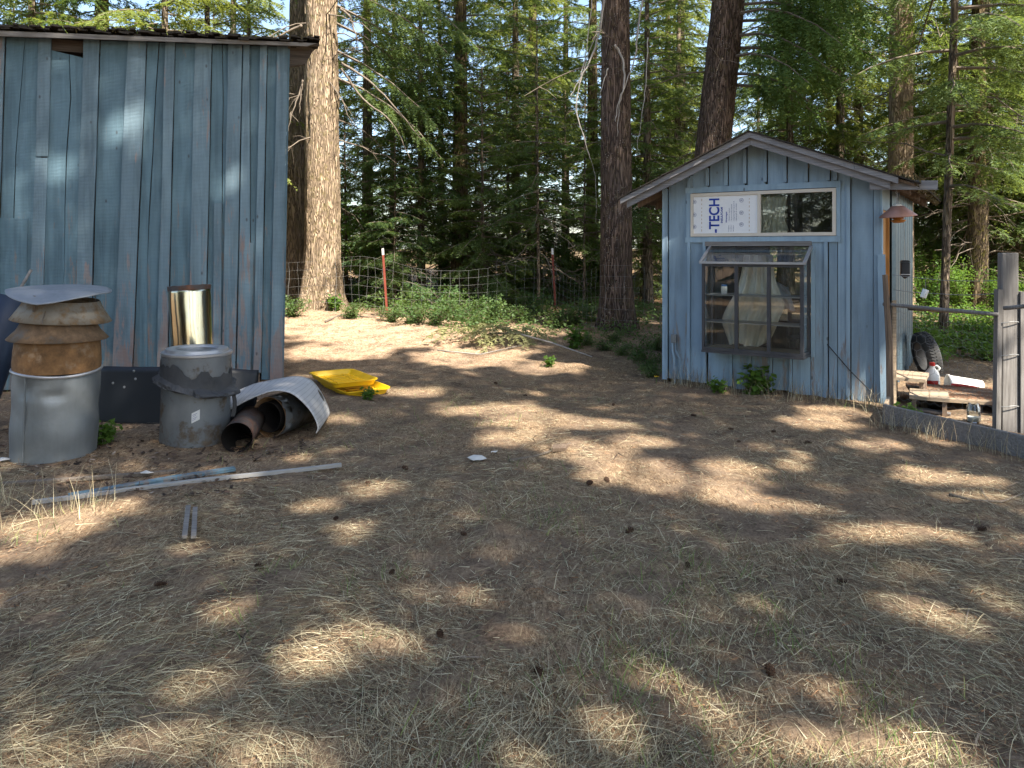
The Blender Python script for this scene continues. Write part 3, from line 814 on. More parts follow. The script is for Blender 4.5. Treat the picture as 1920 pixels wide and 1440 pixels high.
    # the right side: corner trim, door opening with fresh wood frame, corrugated sheets
    MB().span(SW + 0.002, SW + 0.022, -0.018, 0.075, -0.02, gz(SW)).build('corner_board', MAT['shed_trim'], shed)
    MB().span(SW - 0.06, SW + 0.015, 0.078, 0.115, 0.06, 2.08).build('door_frame', MAT['fresh_wood'], shed)
    MB().span(SW - 0.06, SW + 0.015, 0.70, 0.745, 0.06, 2.08).build('door_frame', MAT['fresh_wood'], shed)
    MB().span(SW - 0.06, SW + 0.016, 0.078, 0.745, 2.082, 2.12).build('door_frame', MAT['fresh_wood'], shed)
    MB().span(SW + 0.001, SW + 0.020, 0.078, 0.80, 2.125, gz(SW) - 0.02).build('door_head', MAT['shed_trim'], shed)
    MB().span(SW - 0.055, SW - 0.02, 0.118, 0.698, 0.10, 2.075).build('door', MAT['fresh_wood'], shed)
    def corr(u, v):
        y = 0.75 + (SD - 0.75) * u
        return (SW + 0.040 + 0.036 * math.sin(2 * math.pi * y / 0.30), y, 0.05 + (gz(SW) - 0.07) * v)
    MB().grid(corr, 200, 2).build('corrugated_wall', MAT['corrugated'], shed, smooth=True)
    MB().span(SW - 0.09, SW - 0.005, 0.75, SD - 0.03, 0.12, 0.2).build('sole_plate', iw, shed)
    # leaning blue trim board and brown stake at the corner
    MB().beam((SW + 0.05, -0.045, -0.03), (SW + 0.015, -0.035, 1.63), 0.075, 0.022, Vector((0, -1, 0))).build('corner_trim', MAT['shed'], shed)
    # roof
    FO = -0.32; LX = -0.44; RXE = 2.86
    def roofz(x): return RZ - (0.44 * (RX - x) if x < RX else 0.395 * (x - RX))
    rd = MAT['brown_wood']
    for k in range(9):                                 # deck boards
        for a, c, sgn in ((LX, RX, 0), (RX, RXE, 1)):
            x0 = a + (c - a) * k / 9; x1 = a + (c - a) * (k + 1) / 9 - 0.006
            e = rng.uniform(-0.02, 0.02)
            MB().prism([(x0, roofz(x0) - 0.028), (x1, roofz(x1) - 0.028), (x1, roofz(x1)), (x0, roofz(x0))], FO + 0.035, SD + 0.3 + e).build('roof_board', rd, shed)
    for sgn in (0, 1):
        mb = MB()
        for r_ in range(11):
            for k in range(26):
                a, c = (RX, LX - 0.03) if sgn == 0 else (RX, RXE + 0.02)
                u = 1 - (r_ + 0.0) / 11
                x = a + (c - a) * u; dxl = (c - a) / 11
                y = FO - 0.02 + (SD + 0.65) * (k + 0.5) / 26 + rng.uniform(-0.01, 0.01)
                sl = math.atan(0.44) if sgn == 0 else -math.atan(0.395)
                xm = x - dxl * 0.45
                M = Matrix.Rotation(-sl + rng.uniform(-0.02, 0.02) + (0.03 if sgn == 0 else -0.03), 3, 'Y')
                mb.box((xm, y, roofz(xm) + 0.020 + rng.uniform(0, 0.006)), (abs(dxl) * 1.25, 0.148, 0.012), M)
        mb.build('roof_shingles', MAT['roof_dark'], shed)
    fm = MAT['fascia']
    def fascia(x0, x1, y, h, dz, name='fascia_board'):
        MB().prism([(x0, roofz(x0) - h + dz), (x1, roofz(x1) - h + dz), (x1, roofz(x1) + dz), (x0, roofz(x0) + dz)], y - 0.022, y).build(name, fm, shed)
    fascia(LX - 0.01, RX - 0.001, FO + 0.03, 0.066, 0.012)
    fascia(RX + 0.001, 2.28, FO + 0.03, 0.066, 0.012)
    fascia(2.283, 2.70, FO + 0.026, 0.066, 0.010)
    fascia(LX + 0.06, RX - 0.001, FO + 0.075, 0.105, -0.03, 'rafter')
    fascia(RX + 0.001, 2.62, FO + 0.075, 0.105, -0.03, 'rafter')
    for k in range(6):
        y = 0.1 + k * 0.62
        for x0, x1 in ((LX + 0.05, 0.02), (SW + 0.03, RXE - 0.08 - 0.06 * (k % 2))):
            MB().prism([(x0, roofz(x0) - 0.12), (x1, roofz(x1) - 0.12), (x1, roofz(x1) - 0.030), (x0, roofz(x0) - 0.030)], y, y + 0.04).build('rafter_end', rd, shed)
    MB().beam((2.42, FO + 0.11, 2.372), (3.05, FO + 0.10, 2.345), 0.04, 0.095).build('eave_beam', fm, shed)
    mb = MB()
    for k in range(900):                               # rotted litter and moss hanging on the right eave
        y = rng.uniform(FO, SD + 0.2); x = RXE - abs(rng.gauss(0, 0.10)) + 0.04
        p = Vector((x, y, roofz(x) + 0.04 + rng.uniform(-0.06, 0.05) * (1.5 if x > RXE - 0.05 else 0.4)))
        d = Vector((rng.uniform(-1, 1), rng.uniform(-1, 1), rng.uniform(-1.2, 0.5))).normalized() * rng.uniform(0.015, 0.05)
        q = Vector((rng.uniform(-1, 1), rng.uniform(-1, 1), rng.uniform(-1, 1))).normalized() * 0.012
        mb.add([p - d, p + q, p + d, p - q], [[0, 1, 2], [0, 2, 3]])
    mb.build('eave_moss', MAT['moss_litter'], shed)
    # meter box with two conduits, and a loose cable
    bx, bz = SF.loc(1266, 634)
    ob = MB().span(bx - 0.035, bx + 0.035, -0.065, -0.02, bz - 0.055, bz + 0.055).build('outlet_box', MAT['galv'], shed, bevel=0.006)
    for dx, e in ((-0.018, 0.03), (0.022, 0.075)):
        MB().tube([(bx + dx, -0.045, bz - 0.055), (bx + dx, -0.045, bz - 0.15), (bx + dx + e * 0.7, -0.05, bz - 0.25), (bx + dx + e, -0.05, -0.05)], 0.014, 8).build('conduit', MAT['shed'], ob)
    a, z1 = SF.loc(1552, 645); c, z2 = SF.loc(1640, 738)
    MB().tube([(a, -0.03, z1), ((a + c) / 2, -0.05, (z1 + z2) / 2 - 0.02), (c, -0.06, z2)], 0.006, 6).build('cable', MAT['black_plastic'], shed)
build_shed()

# things inside the shed window
def build_shed_inside():
    rng = random.Random(3)
    def cloth(pts_top, pts_bot, amp, nf, y, nm, label, mat):
        def fn(u, v):
            xt = pts_top[0] + (pts_top[1] - pts_top[0]) * u; zt_ = pts_top[2]
            xb = pts_bot[0] + (pts_bot[1] - pts_bot[0]) * u; zb = pts_bot[2]
            k = v ** 1.4
            x = xt + (xb - xt) * k; z = zt_ + (zb - zt_) * v
            a = amp * (0.6 + 0.8 * v)
            yy = y + a * math.sin(2 * math.pi * nf * u + 1.3 * v) + 0.4 * a * math.sin(2 * math.pi * nf * 2.3 * u + 2)
            yy += 0.03 * v * math.sin(11 * u * u + 3 * v); x += 0.05 * v * math.sin(3.5 * v + 4 * u)
            z += v * v * (0.14 * (u - 0.5) + 0.05 * math.sin(7 * u))
            return SF.w(x, yy, z)
        o = MB().grid(fn, 60, 24).build(nm, mat, None, smooth=True, solid=0.004)
        tag(o, label, 'curtain')
        return o
    sil = [(478, 1395, 1447), (520, 1386, 1450), (552, 1374, 1462), (575, 1363, 1472), (600, 1353, 1462), (622, 1356, 1452), (648, 1366, 1440)]
    def drape(u, v):
        k = min(int(v * 6), 5); f = v * 6 - k
        def cr(c):
            a, b, d, e = sil[max(0, k - 1)][c], sil[k][c], sil[k + 1][c], sil[min(6, k + 2)][c]
            return 0.5 * (2 * b + (d - a) * f + (2 * a - 5 * b + 4 * d - e) * f * f + (3 * b - a - 3 * d + e) * f ** 3)
        py, l, r = cr(0), cr(1), cr(2)
        fold = 0.035 * math.sin(2 * math.pi * 3.3 * u + 1.6 * v) + 0.018 * math.sin(2 * math.pi * 7.1 * u + 4 * v) + 0.03 * v * math.sin(9 * v + 5 * u)
        lx, z = SF.loc(l + (r - l) * (u + 0.02 * math.sin(9 * v)), py + 5 * math.sin(8 * u + 3 * v) * v, 0.09)
        return SF.w(lx, 0.09 + fold, z)
    tag(MB().grid(drape, 64, 40).build('curtain', MAT['curtain'], None, smooth=True, solid=0.004), 'long cream curtain bunched behind the garden window', 'curtain')
    cloth((1.17, 1.50, 2.31), (1.16, 1.46, 1.80), 0.02, 5, 0.10, 'curtain', 'short cream curtain hanging in the high sliding window', MAT['curtain'])
    j = empty('jar', SF.w(0.845, -0.2, 1.152), R(SF.deg), 'small white jar with blue lid on the window shelf', 'jar')
    MB().lathe([(0.001, 0), (0.035, 0.0), (0.036, 0.006), (0.036, 0.085), (0.030, 0.092), (0.001, 0.093)], 20).build('body', MAT['white_plastic'], j, smooth=True)
    MB().lathe([(0.033, 0.0925), (0.033, 0.112), (0.001, 0.113)], 20).build('lid', MAT['blue_plastic'], j)
    def sheet(u, v):
        l = 1437 + 20 * v; r = 1478 + 14 * v
        lx, z = SF.loc(l + (r - l) * u, 522 + 58 * v + 16 * (u - 0.5) ** 2 + 14 * u * (1 - v), 0.5)
        return SF.w(lx, 0.5 + 0.05 * math.sin(7 * u + 5 * v) + 0.03 * math.sin(13 * u - 6 * v), z)
    tag(MB().grid(sheet, 16, 16).build('white_sheet', MAT['white_cloth'], None, smooth=True, solid=0.01), 'crumpled white cloth heaped over a chair inside the shed', 'cloth')
    ch = empty('chair', SF.w(1.62, 0.85, 0.12), R(SF.deg + 25), 'dark wooden chair inside the shed under white cloth', 'chair')
    MB().span(-0.24, 0.24, -0.24, 0.24, 0.42, 0.46).build('seat', MAT['inside'], ch)
    for x in (-0.21, 0.21):
        for y in (-0.21, 0.21):
            MB().span(x - 0.02, x + 0.02, y - 0.02, y + 0.02, 0, 0.419 if y < 0 else 0.98).build('leg', MAT['inside'], ch)
    for z in (0.6, 0.75, 0.9): MB().span(-0.188, 0.188, 0.195, 0.22, z, z + 0.07).build('back_slat', MAT['inside'], ch)
build_shed_inside()

# ------------------------------------------------------------------ scrap in front of the barn
def ring_prof(ro, ri, h):
    return [(ro, 0), (ro, h), (ri, h), (ri, 0.01)]

def build_scrap():
    rng = random.Random(21)
    # chimney stack: galvanised pipe, rusted collar, two louvre cones, bent cap
    x, y = -3.77, 6.06
    t = empty('chimney_stack', (x, y, Z(x, y) - 0.03), R(8), 'galvanised chimney pipe with rusty collar, louvre cones and bent grey cap', 'chimney pipe')
    t.rotation_euler = (R(0.5), R(2.0), R(8))
    def dent(r, z, q, i):
        d = 0.0
        for qa, za, sa, sz, am in ((-1.9, 0.60, 0.28, 0.07, 0.030), (-1.25, 0.57, 0.30, 0.05, 0.028), (-1.6, 0.66, 0.6, 0.04, 0.012)):
            dq = (q - qa + math.pi) % (2 * math.pi) - math.pi
            d += am * math.exp(-(dq / sa) ** 2 - ((z - za) / sz) ** 2)
        return r - d - 0.003 * math.sin(3 * q + 4 * z), z
    prof = [(0.312 - 0.004 * math.sin(k * 0.5), 0.72 * k / 26) for k in range(27)]
    pipe = MB().lathe(prof, 72, None, dent).build('pipe', MAT['galv'], t, smooth=True)
    MB().box((-0.10, -0.300, 0.36), (0.012, 0.010, 0.70), Matrix.Rotation(-0.3, 3, 'Z')).build('seam', MAT['galv'], pipe)
    MB().lathe([(0.322, 0.715), (0.330, 0.725), (0.325, 0.738), (0.30, 0.736), (0.30, 0.715)], 56, None, lambda r, z, q, i: (r, z + 0.012 * math.sin(q * 2 + 0.6))).build('rim', MAT['alu_light'], t, smooth=True)
    MB().lathe([(0.315, 0.735), (0.318, 0.80), (0.312, 0.90), (0.300, 1.02), (0.27, 1.04)], 56).build('rusty_collar', MAT['rust'], t, smooth=True)
    MB().lathe([(0.255, 1.145), (0.300, 1.06), (0.365, 0.99), (0.358, 0.985), (0.295, 1.03)], 56).build('lower_cone', MAT['brown_metal'], t, smooth=True)
    up = MB().lathe([(0.27, 1.305), (0.30, 1.24), (0.368, 1.135), (0.360, 1.13), (0.29, 1.21), (0.26, 1.28)], 56, Matrix.Rotation(R(-2.5), 3, 'X'), lambda r, z, q, i: (r, z - 0.02 * math.sin(q + 2.4))).build('upper_cone', MAT['tan_metal'], t, smooth=True)
    MB().beam((0.03, -0.300, 1.235), (0.03, -0.366, 1.142), 0.008, 0.006).build('seam', MAT['brown_metal'], up)
    def cap(u, v):
        q = 2 * math.pi * u; r = 0.375 * v
        X_, Y_ = r * math.cos(q), r * math.sin(q)
        z = 1.395 + 0.36 * min(0, Y_ + 0.12) * (1 - 0.5 * abs(X_) / 0.385) - 0.02 * abs(X_) + 0.03 * Y_ - 0.15 * max(0.0, X_ - 0.25)
        return (X_, Y_, z)
    MB().grid(cap, 56, 10).build('cap', MAT['cap_grey'], t, smooth=True, solid=0.006)
    for q in (0.6, 2.5, 4.4):
        MB().beam((0.26 * math.cos(q), 0.26 * math.sin(q), 1.2), (0.26 * math.cos(q), 0.26 * math.sin(q), 1.352), 0.02, 0.004, Vector((math.cos(q), math.sin(q), 0))).build('cap_strap', MAT['brown_metal'], t)

    # insulated chimney section with torn flashing
    x, y = -2.80, 6.50
    t = empty('insulated_pipe', (x, y, Z(x, y) - 0.03), 0, 'stubby dirty galvanised insulated pipe with torn black flashing collar', 'chimney pipe')
    t.rotation_euler = (0, R(1.2), 0)
    h = 0.80
    body = MB().lathe([(0.288, 0), (0.287, 0.25), (0.285, 0.5), (0.285, h - 0.02)], 56, None, lambda r, z, q, i: (r + 0.003 * math.sin(4 * q + z * 6), z)).build('pipe', MAT['galv_dirty'], t, smooth=True)
    MB().lathe([(0.286, h - 0.02), (0.292, h - 0.012), (0.292, h + 0.006), (0.262, h + 0.010), (0.255, h + 0.035), (0.178, h + 0.035), (0.170, h + 0.020), (0.168, h - 0.06)], 56).build('top_ring', MAT['alu_light'], t, smooth=False)
    MB().lathe([(0.167, h - 0.06), (0.165, h - 0.5), (0.001, h - 0.5)], 40).build('inner_pipe', MAT['bore_shade'], t, smooth=True)
    def torn(r, z, q, i):
        n1 = noise.noise(Vector((math.cos(q) * 2.2, math.sin(q) * 2.2, i * 0.35))); n2 = noise.noise(Vector((math.cos(q) * 7, math.sin(q) * 7, 5 + i)))
        tilt = -0.075 * math.cos(q + 0.35)
        if i >= 3: r += 0.035 * n1 + 0.02 * n2 + (0.10 if math.cos(q + 0.6) > 0.8 else 0.0) * 0.6
        if i == 0: z += 0.05 * n1 + 0.03 * n2
        return r, z + tilt + 0.018 * n1 + 0.012 * n2
    MB().lathe([(0.293, 0.70), (0.296, 0.62), (0.300, 0.575), (0.330, 0.552), (0.350, 0.535), (0.346, 0.524), (0.30, 0.545)], 96, None, torn).build('torn_flashing', MAT['tar'], t)
    MB().grid(lambda u, v: (0.36 + 0.02 * math.sin(3 * v) + 0.035 * (u - 0.5), -0.10, 0.48 - 0.22 * v), 2, 5).build('flashing_strip', MAT['tar'], t, solid=0.006)
    def stick(u, v):
        q = -1.28 + 0.22 * u
        z = 0.235 + 0.085 * v + 0.03 * u
        return (0.2915 * math.cos(q), 0.2915 * math.sin(q), z)
    MB().grid(stick, 6, 2).build('sticker', MAT['sticker'], t)
    mk = MB()
    for k in range(4):
        mk.grid(lambda u, v, k=k: (0.2935 * math.cos(-1.26 + (0.10 + 0.03 * (k % 2)) * u), 0.2935 * math.sin(-1.26 + (0.10 + 0.03 * (k % 2)) * u), 0.255 + k * 0.015 + 0.018 * u + 0.004 * v), 2, 1)
    mk.build('printed_mark', MAT['grey_ink'], t)

    # bright steel pipe leaning on the barn
    x, y = -3.28, 7.62
    t = empty('steel_pipe', (x, y, Z(x, y) - 0.03), 0, 'bright stainless steel pipe standing against the barn wall', 'pipe')
    t.rotation_euler = (R(-3), R(-4.0), 0)
    MB().lathe([(0.206 - 0.002 * (k % 2), 1.33 * k / 22) for k in range(23)] + [(0.196, 1.33), (0.194, 0.2)], 56, None, lambda r, z, q, i: (r + 0.004 * math.sin(2 * q + 5 * z) + 0.0025 * noise.noise(Vector((3 * math.cos(q), 3 * math.sin(q), z * 5))), z)).build('tube', MAT['chrome'], t, smooth=True)
    MB().lathe([(0.210, 1.295), (0.212, 1.34), (0.199, 1.345), (0.198, 1.30)], 56, None, lambda r, z, q, i: (r, z + 0.006 * math.sin(9 * q) * (i == 1))).build('rusty_rim', MAT['dark_rust'], t)

    # black plastic tub side on its edge, behind the pipes
    def tub(u, v):
        q = -1.15 + 2.3 * u
        X_ = -3.45 + 0.98 * math.sin(q) ; Y_ = 7.05 + 0.45 * (1 - math.cos(q)) + 0.10 * v
        return (X_, Y_, Z(X_, Y_) - 0.03 + (0.52 + 0.05 * math.cos(q * 1.5)) * v + 0.006 * math.sin(11 * u))
    t = MB().grid(tub, 40, 10).build('black_tub', MAT['black_plastic'], None, smooth=True, solid=0.012)
    tag(t, 'curved black plastic sheet standing between two chimney pipes', 'plastic sheet')
    rv = MB()
    for u, v in ((0.40, 0.93), (0.41, 0.80), (0.30, 0.72), (0.36, 0.66)):
        p = Vector(tub(u, v)); rv.lathe([(0.001, -0.012), (0.012, -0.009), (0.012, 0.0)], 10, None); 
        for k in range(len(rv.v) - 30, len(rv.v)):
            a = rv.v[k]; rv.v[k] = (a[0] + p.x, p.y + a[2], a[1] + p.z)
    r_ = rv.build('rivet', MAT['alu_light'], t)

    # dark blue tube and pale pole leaning at the left edge
    t = MB().lathe([(0.15, 0), (0.152, 0.6), (0.15, 1.28), (0.135, 1.28), (0.133, 0.1)], 40).build('blue_tube', MAT['navy_plastic'], None, smooth=True, loc=(-4.86, 6.55, Z(-4.86, 6.55) + 0.0), rot=(R(-12), R(12), 0))
    tag(t, 'dark blue plastic tube leaning on the barn wall', 'tube')
    a, b = Vector((-5.25, 6.75, Z(-5.25, 6.75))), at(57, 505, 7.6)
    pole = MB().tube([a + (b - a) * k / 8 + Vector((0.008 * math.sin(k), 0, 0.006 * math.cos(2 * k))) for k in range(9)], [0.022 - 0.0009 * k for k in range(9)], 8).build('wooden_pole', MAT['grey_wood'], None, smooth=True)
    tag(pole, 'thin grey wooden pole leaning over the blue tube', 'pole')

    # rusty stove pipes on the ground
    def lying(name, label, c, d, r, L, mat, inner, ragged=0.0, ri=None):
        d = Vector(d).normalized()
        M = d.to_track_quat('Z', 'Y').to_matrix()
        root = empty(name, c, 0, label, 'pipe')
        def wob(rr, z, q, i):
            if ragged and i in (0, 1): z += ragged * max(0, noise.noise(Vector((math.cos(q) * 2.5, math.sin(q) * 2.5, 1.7)))) + ragged * 0.4 * max(0, noise.noise(Vector((math.cos(q) * 8, math.sin(q) * 8, 4))))
            return rr, z
        MB().lathe([(r, 0), (r, 0.10), (r, 0.102), (r * 0.99, 0.105), (r * 0.985, L), (r * 0.95, L)], 44, M, wob).build('outer_pipe', mat, root, smooth=True)
        ri = ri or r * 0.965
        MB().lathe([(r * 0.999, 0.004), (ri, 0.003), (ri, L * 0.97), (0.001, L * 0.97)], 44, M, None).build('inner_pipe', inner, root, smooth=True)
        return root, M
    x, y = -2.32, 6.20
    lying('stove_pipe', 'small dark rusted stove pipe lying beside insulated pipe', (x, y, Z(x, y) + 0.122), (-0.16, 1, 0.02), 0.128, 0.62, MAT['dark_rust'], MAT['bore_shade'])
    x, y = -2.22, 6.72
    root, M = lying('double_wall_pipe', 'wide double walled pipe with rusted ragged mouth under ruled sheet', (x, y, Z(x, y) + 0.18), (0.34, 0.9, 0.0), 0.185, 0.60, MAT['galv_dirty'], MAT['rust'], 0.05, 0.178)
    MB().lathe([(0.140, 0.02), (0.140, 0.55), (0.132, 0.55), (0.132, 0.02), (0.140, 0.02)], 40, M, lambda r, z, q, i: (r, z - 0.03)).build('liner_pipe', MAT['bore_shade'], root, smooth=True)

    # grey ruled sheet draped over the pipes
    fr = [(-2.72, .16), (-2.55, .235), (-2.35, .335), (-2.16, .40), (-2.0, .385), (-1.88, .30), (-1.79, .19), (-1.745, .08), (-1.76, .02)]
    bk = [(-2.86, .27), (-2.62, .33), (-2.36, .385), (-2.16, .415), (-2.02, .39), (-1.93, .31), (-1.85, .18), (-1.80, .06), (-1.82, .015)]
    def interp(P, t):
        k = min(int(t * (len(P) - 1)), len(P) - 2); f = t * (len(P) - 1) - k
        g = lambda i: P[max(0, min(len(P) - 1, i))]
        out = []
        for c in (0, 1):
            a, b, cc, d = g(k - 1)[c], g(k)[c], g(k + 1)[c], g(k + 2)[c]
            out.append(0.5 * ((2 * b) + (-a + cc) * f + (2 * a - 5 * b + 4 * cc - d) * f * f + (-a + 3 * b - 3 * cc + d) * f ** 3))
        return out
    nu, nv = 48, 12
    V, A = [], []
    for i in range(nu + 1):
        for j in range(nv + 1):
            u, v = i / nu, j / nv
            f, b = interp(fr, u), interp(bk, u)
            V.append((f[0] + (b[0] - f[0]) * v, 6.62 + 0.75 * v - 0.1 * u * v, f[1] + (b[1] - f[1]) * v + 0.006 * math.sin(5 * v + 3 * u) + 0.01)); A.append(u)
    V = np.array(V); w = nv + 1
    I = (np.arange(nu)[:, None] * w + np.arange(nv)[None]).ravel()
    o = np_mesh('ruled_sheet', V, np.stack([I, I + w, I + w + 1, I + 1], 1), MAT['ruled'], attr=np.array(A), smooth=True)
    q = o.modifiers.new('thickness', 'SOLIDIFY'); q.thickness = 0.008
    tag(o, 'curled grey ruled plastic sheet draped over lying pipes', 'sheet')

    # two yellow plastic trays
    def tray(x, y, z, deg, label, tilt=0.0):
        t = empty('yellow_tray', (x, y, z), R(deg), label, 'tray', None)
        t.rotation_euler = (R(tilt), 0, R(deg))
        W, L, H, th = 0.54, 1.02, 0.066, 0.010
        mb = MB()
        def rr(w, l, r, z, n=5):
            out = []
            for cx, cy, q0 in ((w / 2 - r, l / 2 - r, 0), (-w / 2 + r, l / 2 - r, 90), (-w / 2 + r, -l / 2 + r, 180), (w / 2 - r, -l / 2 + r, 270)):
                for k in range(n + 1):
                    q = R(q0 + 90 * k / n); out.append((cx + r * math.cos(q), cy + r * math.sin(q), z))
            return out
        rings = [rr(W - 0.06, L - 0.06, 0.07, 0), rr(W, L, 0.09, H), rr(W + 0.03, L + 0.03, 0.10, H + 0.003), rr(W + 0.03, L + 0.03, 0.10, H - 0.010), rr(W - 0.01, L - 0.01, 0.08, H - 0.008), rr(W - 0.075, L - 0.075, 0.06, th)]
        n = len(rings[0]); vs = [p for r_ in rings for p in r_]
        fs = [[a * n + k, a * n + (k + 1) % n, (a + 1) * n + (k + 1) % n, (a + 1) * n + k] for a in range(5) for k in range(n)]
        fs += [list(range(n))[::-1], [5 * n + k for k in range(n)]]
        mb.add(vs, fs)
        mb.build('shell', MAT['yellow'], t)
        rb = MB()
        for k in range(7): rb.span(-W / 2 + 0.06, W / 2 - 0.06, -L / 2 + 0.12 + k * 0.127, -L / 2 + 0.135 + k * 0.127, th, th + 0.012)
        for k in range(2): rb.span(-0.12 + k * 0.23, -0.11 + k * 0.23, -L / 2 + 0.07, L / 2 - 0.07, th, th + 0.0105)
        rb.build('ribs', MAT['yellow'], t)
    tray(-1.90, 8.78, Z(-1.9, 8.8) + 0.0, 33, 'lower yellow plastic tray lying on the ground')
    tray(-2.05, 8.90, Z(-2.0, 8.9) + 0.076, 30, 'upper yellow plastic tray stacked on another tray', -1.5)

    # laths
    def lath(px0, py0, px1, py1, w, h, mat, name, label, lift=0.01, cat='board'):
        a, b = on_ground(px0, py0), on_ground(px1, py1)
        n = 8; mb = MB(); d = (b - a).normalized(); sd = Vector((-d.y, d.x, 0)) * w / 2
        vs = []
        for k in range(n + 1):
            p = a + (b - a) * k / n
            z0 = Z(p.x, p.y) * 0.5 + 0.5 * (Z(a.x, a.y) + (Z(b.x, b.y) - Z(a.x, a.y)) * k / n) + lift
            vs += [(p.x - sd.x, p.y - sd.y, z0), (p.x + sd.x, p.y + sd.y, z0), (p.x + sd.x, p.y + sd.y, z0 + h), (p.x - sd.x, p.y - sd.y, z0 + h)]
        fs = [[0, 1, 2, 3]] + [[4 * k + j, 4 * k + (j + 1) % 4, 4 * k + 4 + (j + 1) % 4, 4 * k + 4 + j][::-1] for k in range(n) for j in range(4)] + [[4 * n + 3, 4 * n + 2, 4 * n + 1, 4 * n]]
        tag(mb.add(vs, fs).build(name, mat, None), label, cat)
    MAT['white_lath'] = m_plain('white_worn_lath', (0.40, 0.385, 0.36), 0.8, 0, 0.4, 14)
    lath(60, 944, 640, 873, 0.036, 0.024, MAT['white_lath'], 'lath', 'long white worn lath lying on the dry grass', 0.012)
    lath(128, 933, 440, 883, 0.06, 0.025, MAT['barn'], 'lath', 'blue painted lath lying behind the long white lath', 0.012)
    lath(0, 912, 330, 885, 0.05, 0.02, MAT['dead_branch'], 'lath', 'dark rotten lath half buried in the bark litter', -0.002)
    lath(346, 1028, 353, 969, 0.028, 0.014, MAT['grey_wood_x'], 'short_lath', 'short grey lath crossing a shorter twin in the straw', 0.045)
    lath(363, 1027, 366, 970, 0.028, 0.012, MAT['grey_wood_x'], 'short_lath', 'shorter grey lath touching a longer twin in the straw', 0.040)
    # paper scraps
    for px, py, s, lab in ((895, 868, 0.075, 'crumpled pale paper scrap lying on bare dirt'), (925, 856, 0.03, 'tiny pale paper scrap near crumpled paper'), (1048, 848, 0.10, 'flat tan stone slab lying in sunlit litter'), (8, 868, 0.06, 'white paper corner beside the chimney stack foot'), (275, 893, 0.05, 'pale crumpled plastic scrap in front of the insulated pipe')):
        p = on_ground(px, py); z = Z(p.x, p.y) + 0.02
        rg = random.Random(px)
        pts = [(p.x + s * math.cos(q * math.pi / 3) * rg.uniform(0.6, 1.2), p.y + 0.8 * s * math.sin(q * math.pi / 3) * rg.uniform(0.6, 1.2), z + rg.uniform(0, 0.02)) for q in range(6)] + [(p.x, p.y, z + 0.018)]
        st = 'stone' in lab
        o = MB().add(pts, [[k, (k + 1) % 6, 6] for k in range(6)]).build('stone' if st else 'paper_scrap', MAT['brown_wood'] if st else MAT['paper'], None, solid=0.03 if st else 0.003)
        tag(o, lab, 'stone' if st else 'paper')
    # yellow dandelion near the shed corner
    p = on_ground(1230, 722); f = empty('dandelion', (p.x, p.y, Z(p.x, p.y)), 0, 'single yellow flower on the ground near the shed corner', 'flower')
    MB().tube([(0, 0, 0), (0.006, 0, 0.05), (0.004, 0.0, 0.09)], 0.004, 6).build('stem', MAT['leaf'], f)
    pt = MB()
    for k in range(16):
        q = k * 2.4; r = 0.008 + 0.026 * (k / 16) ** 0.5
        pt.add([(0.004, 0, 0.092), (0.004 + r * math.cos(q - 0.25), r * math.sin(q - 0.25), 0.10), (0.004 + r * 1.15 * math.cos(q), r * 1.15 * math.sin(q), 0.105), (0.004 + r * math.cos(q + 0.25), r * math.sin(q + 0.25), 0.10)], [[0, 1, 2, 3]])
    pt.build('petals', MAT['yellow'], f)
build_scrap()

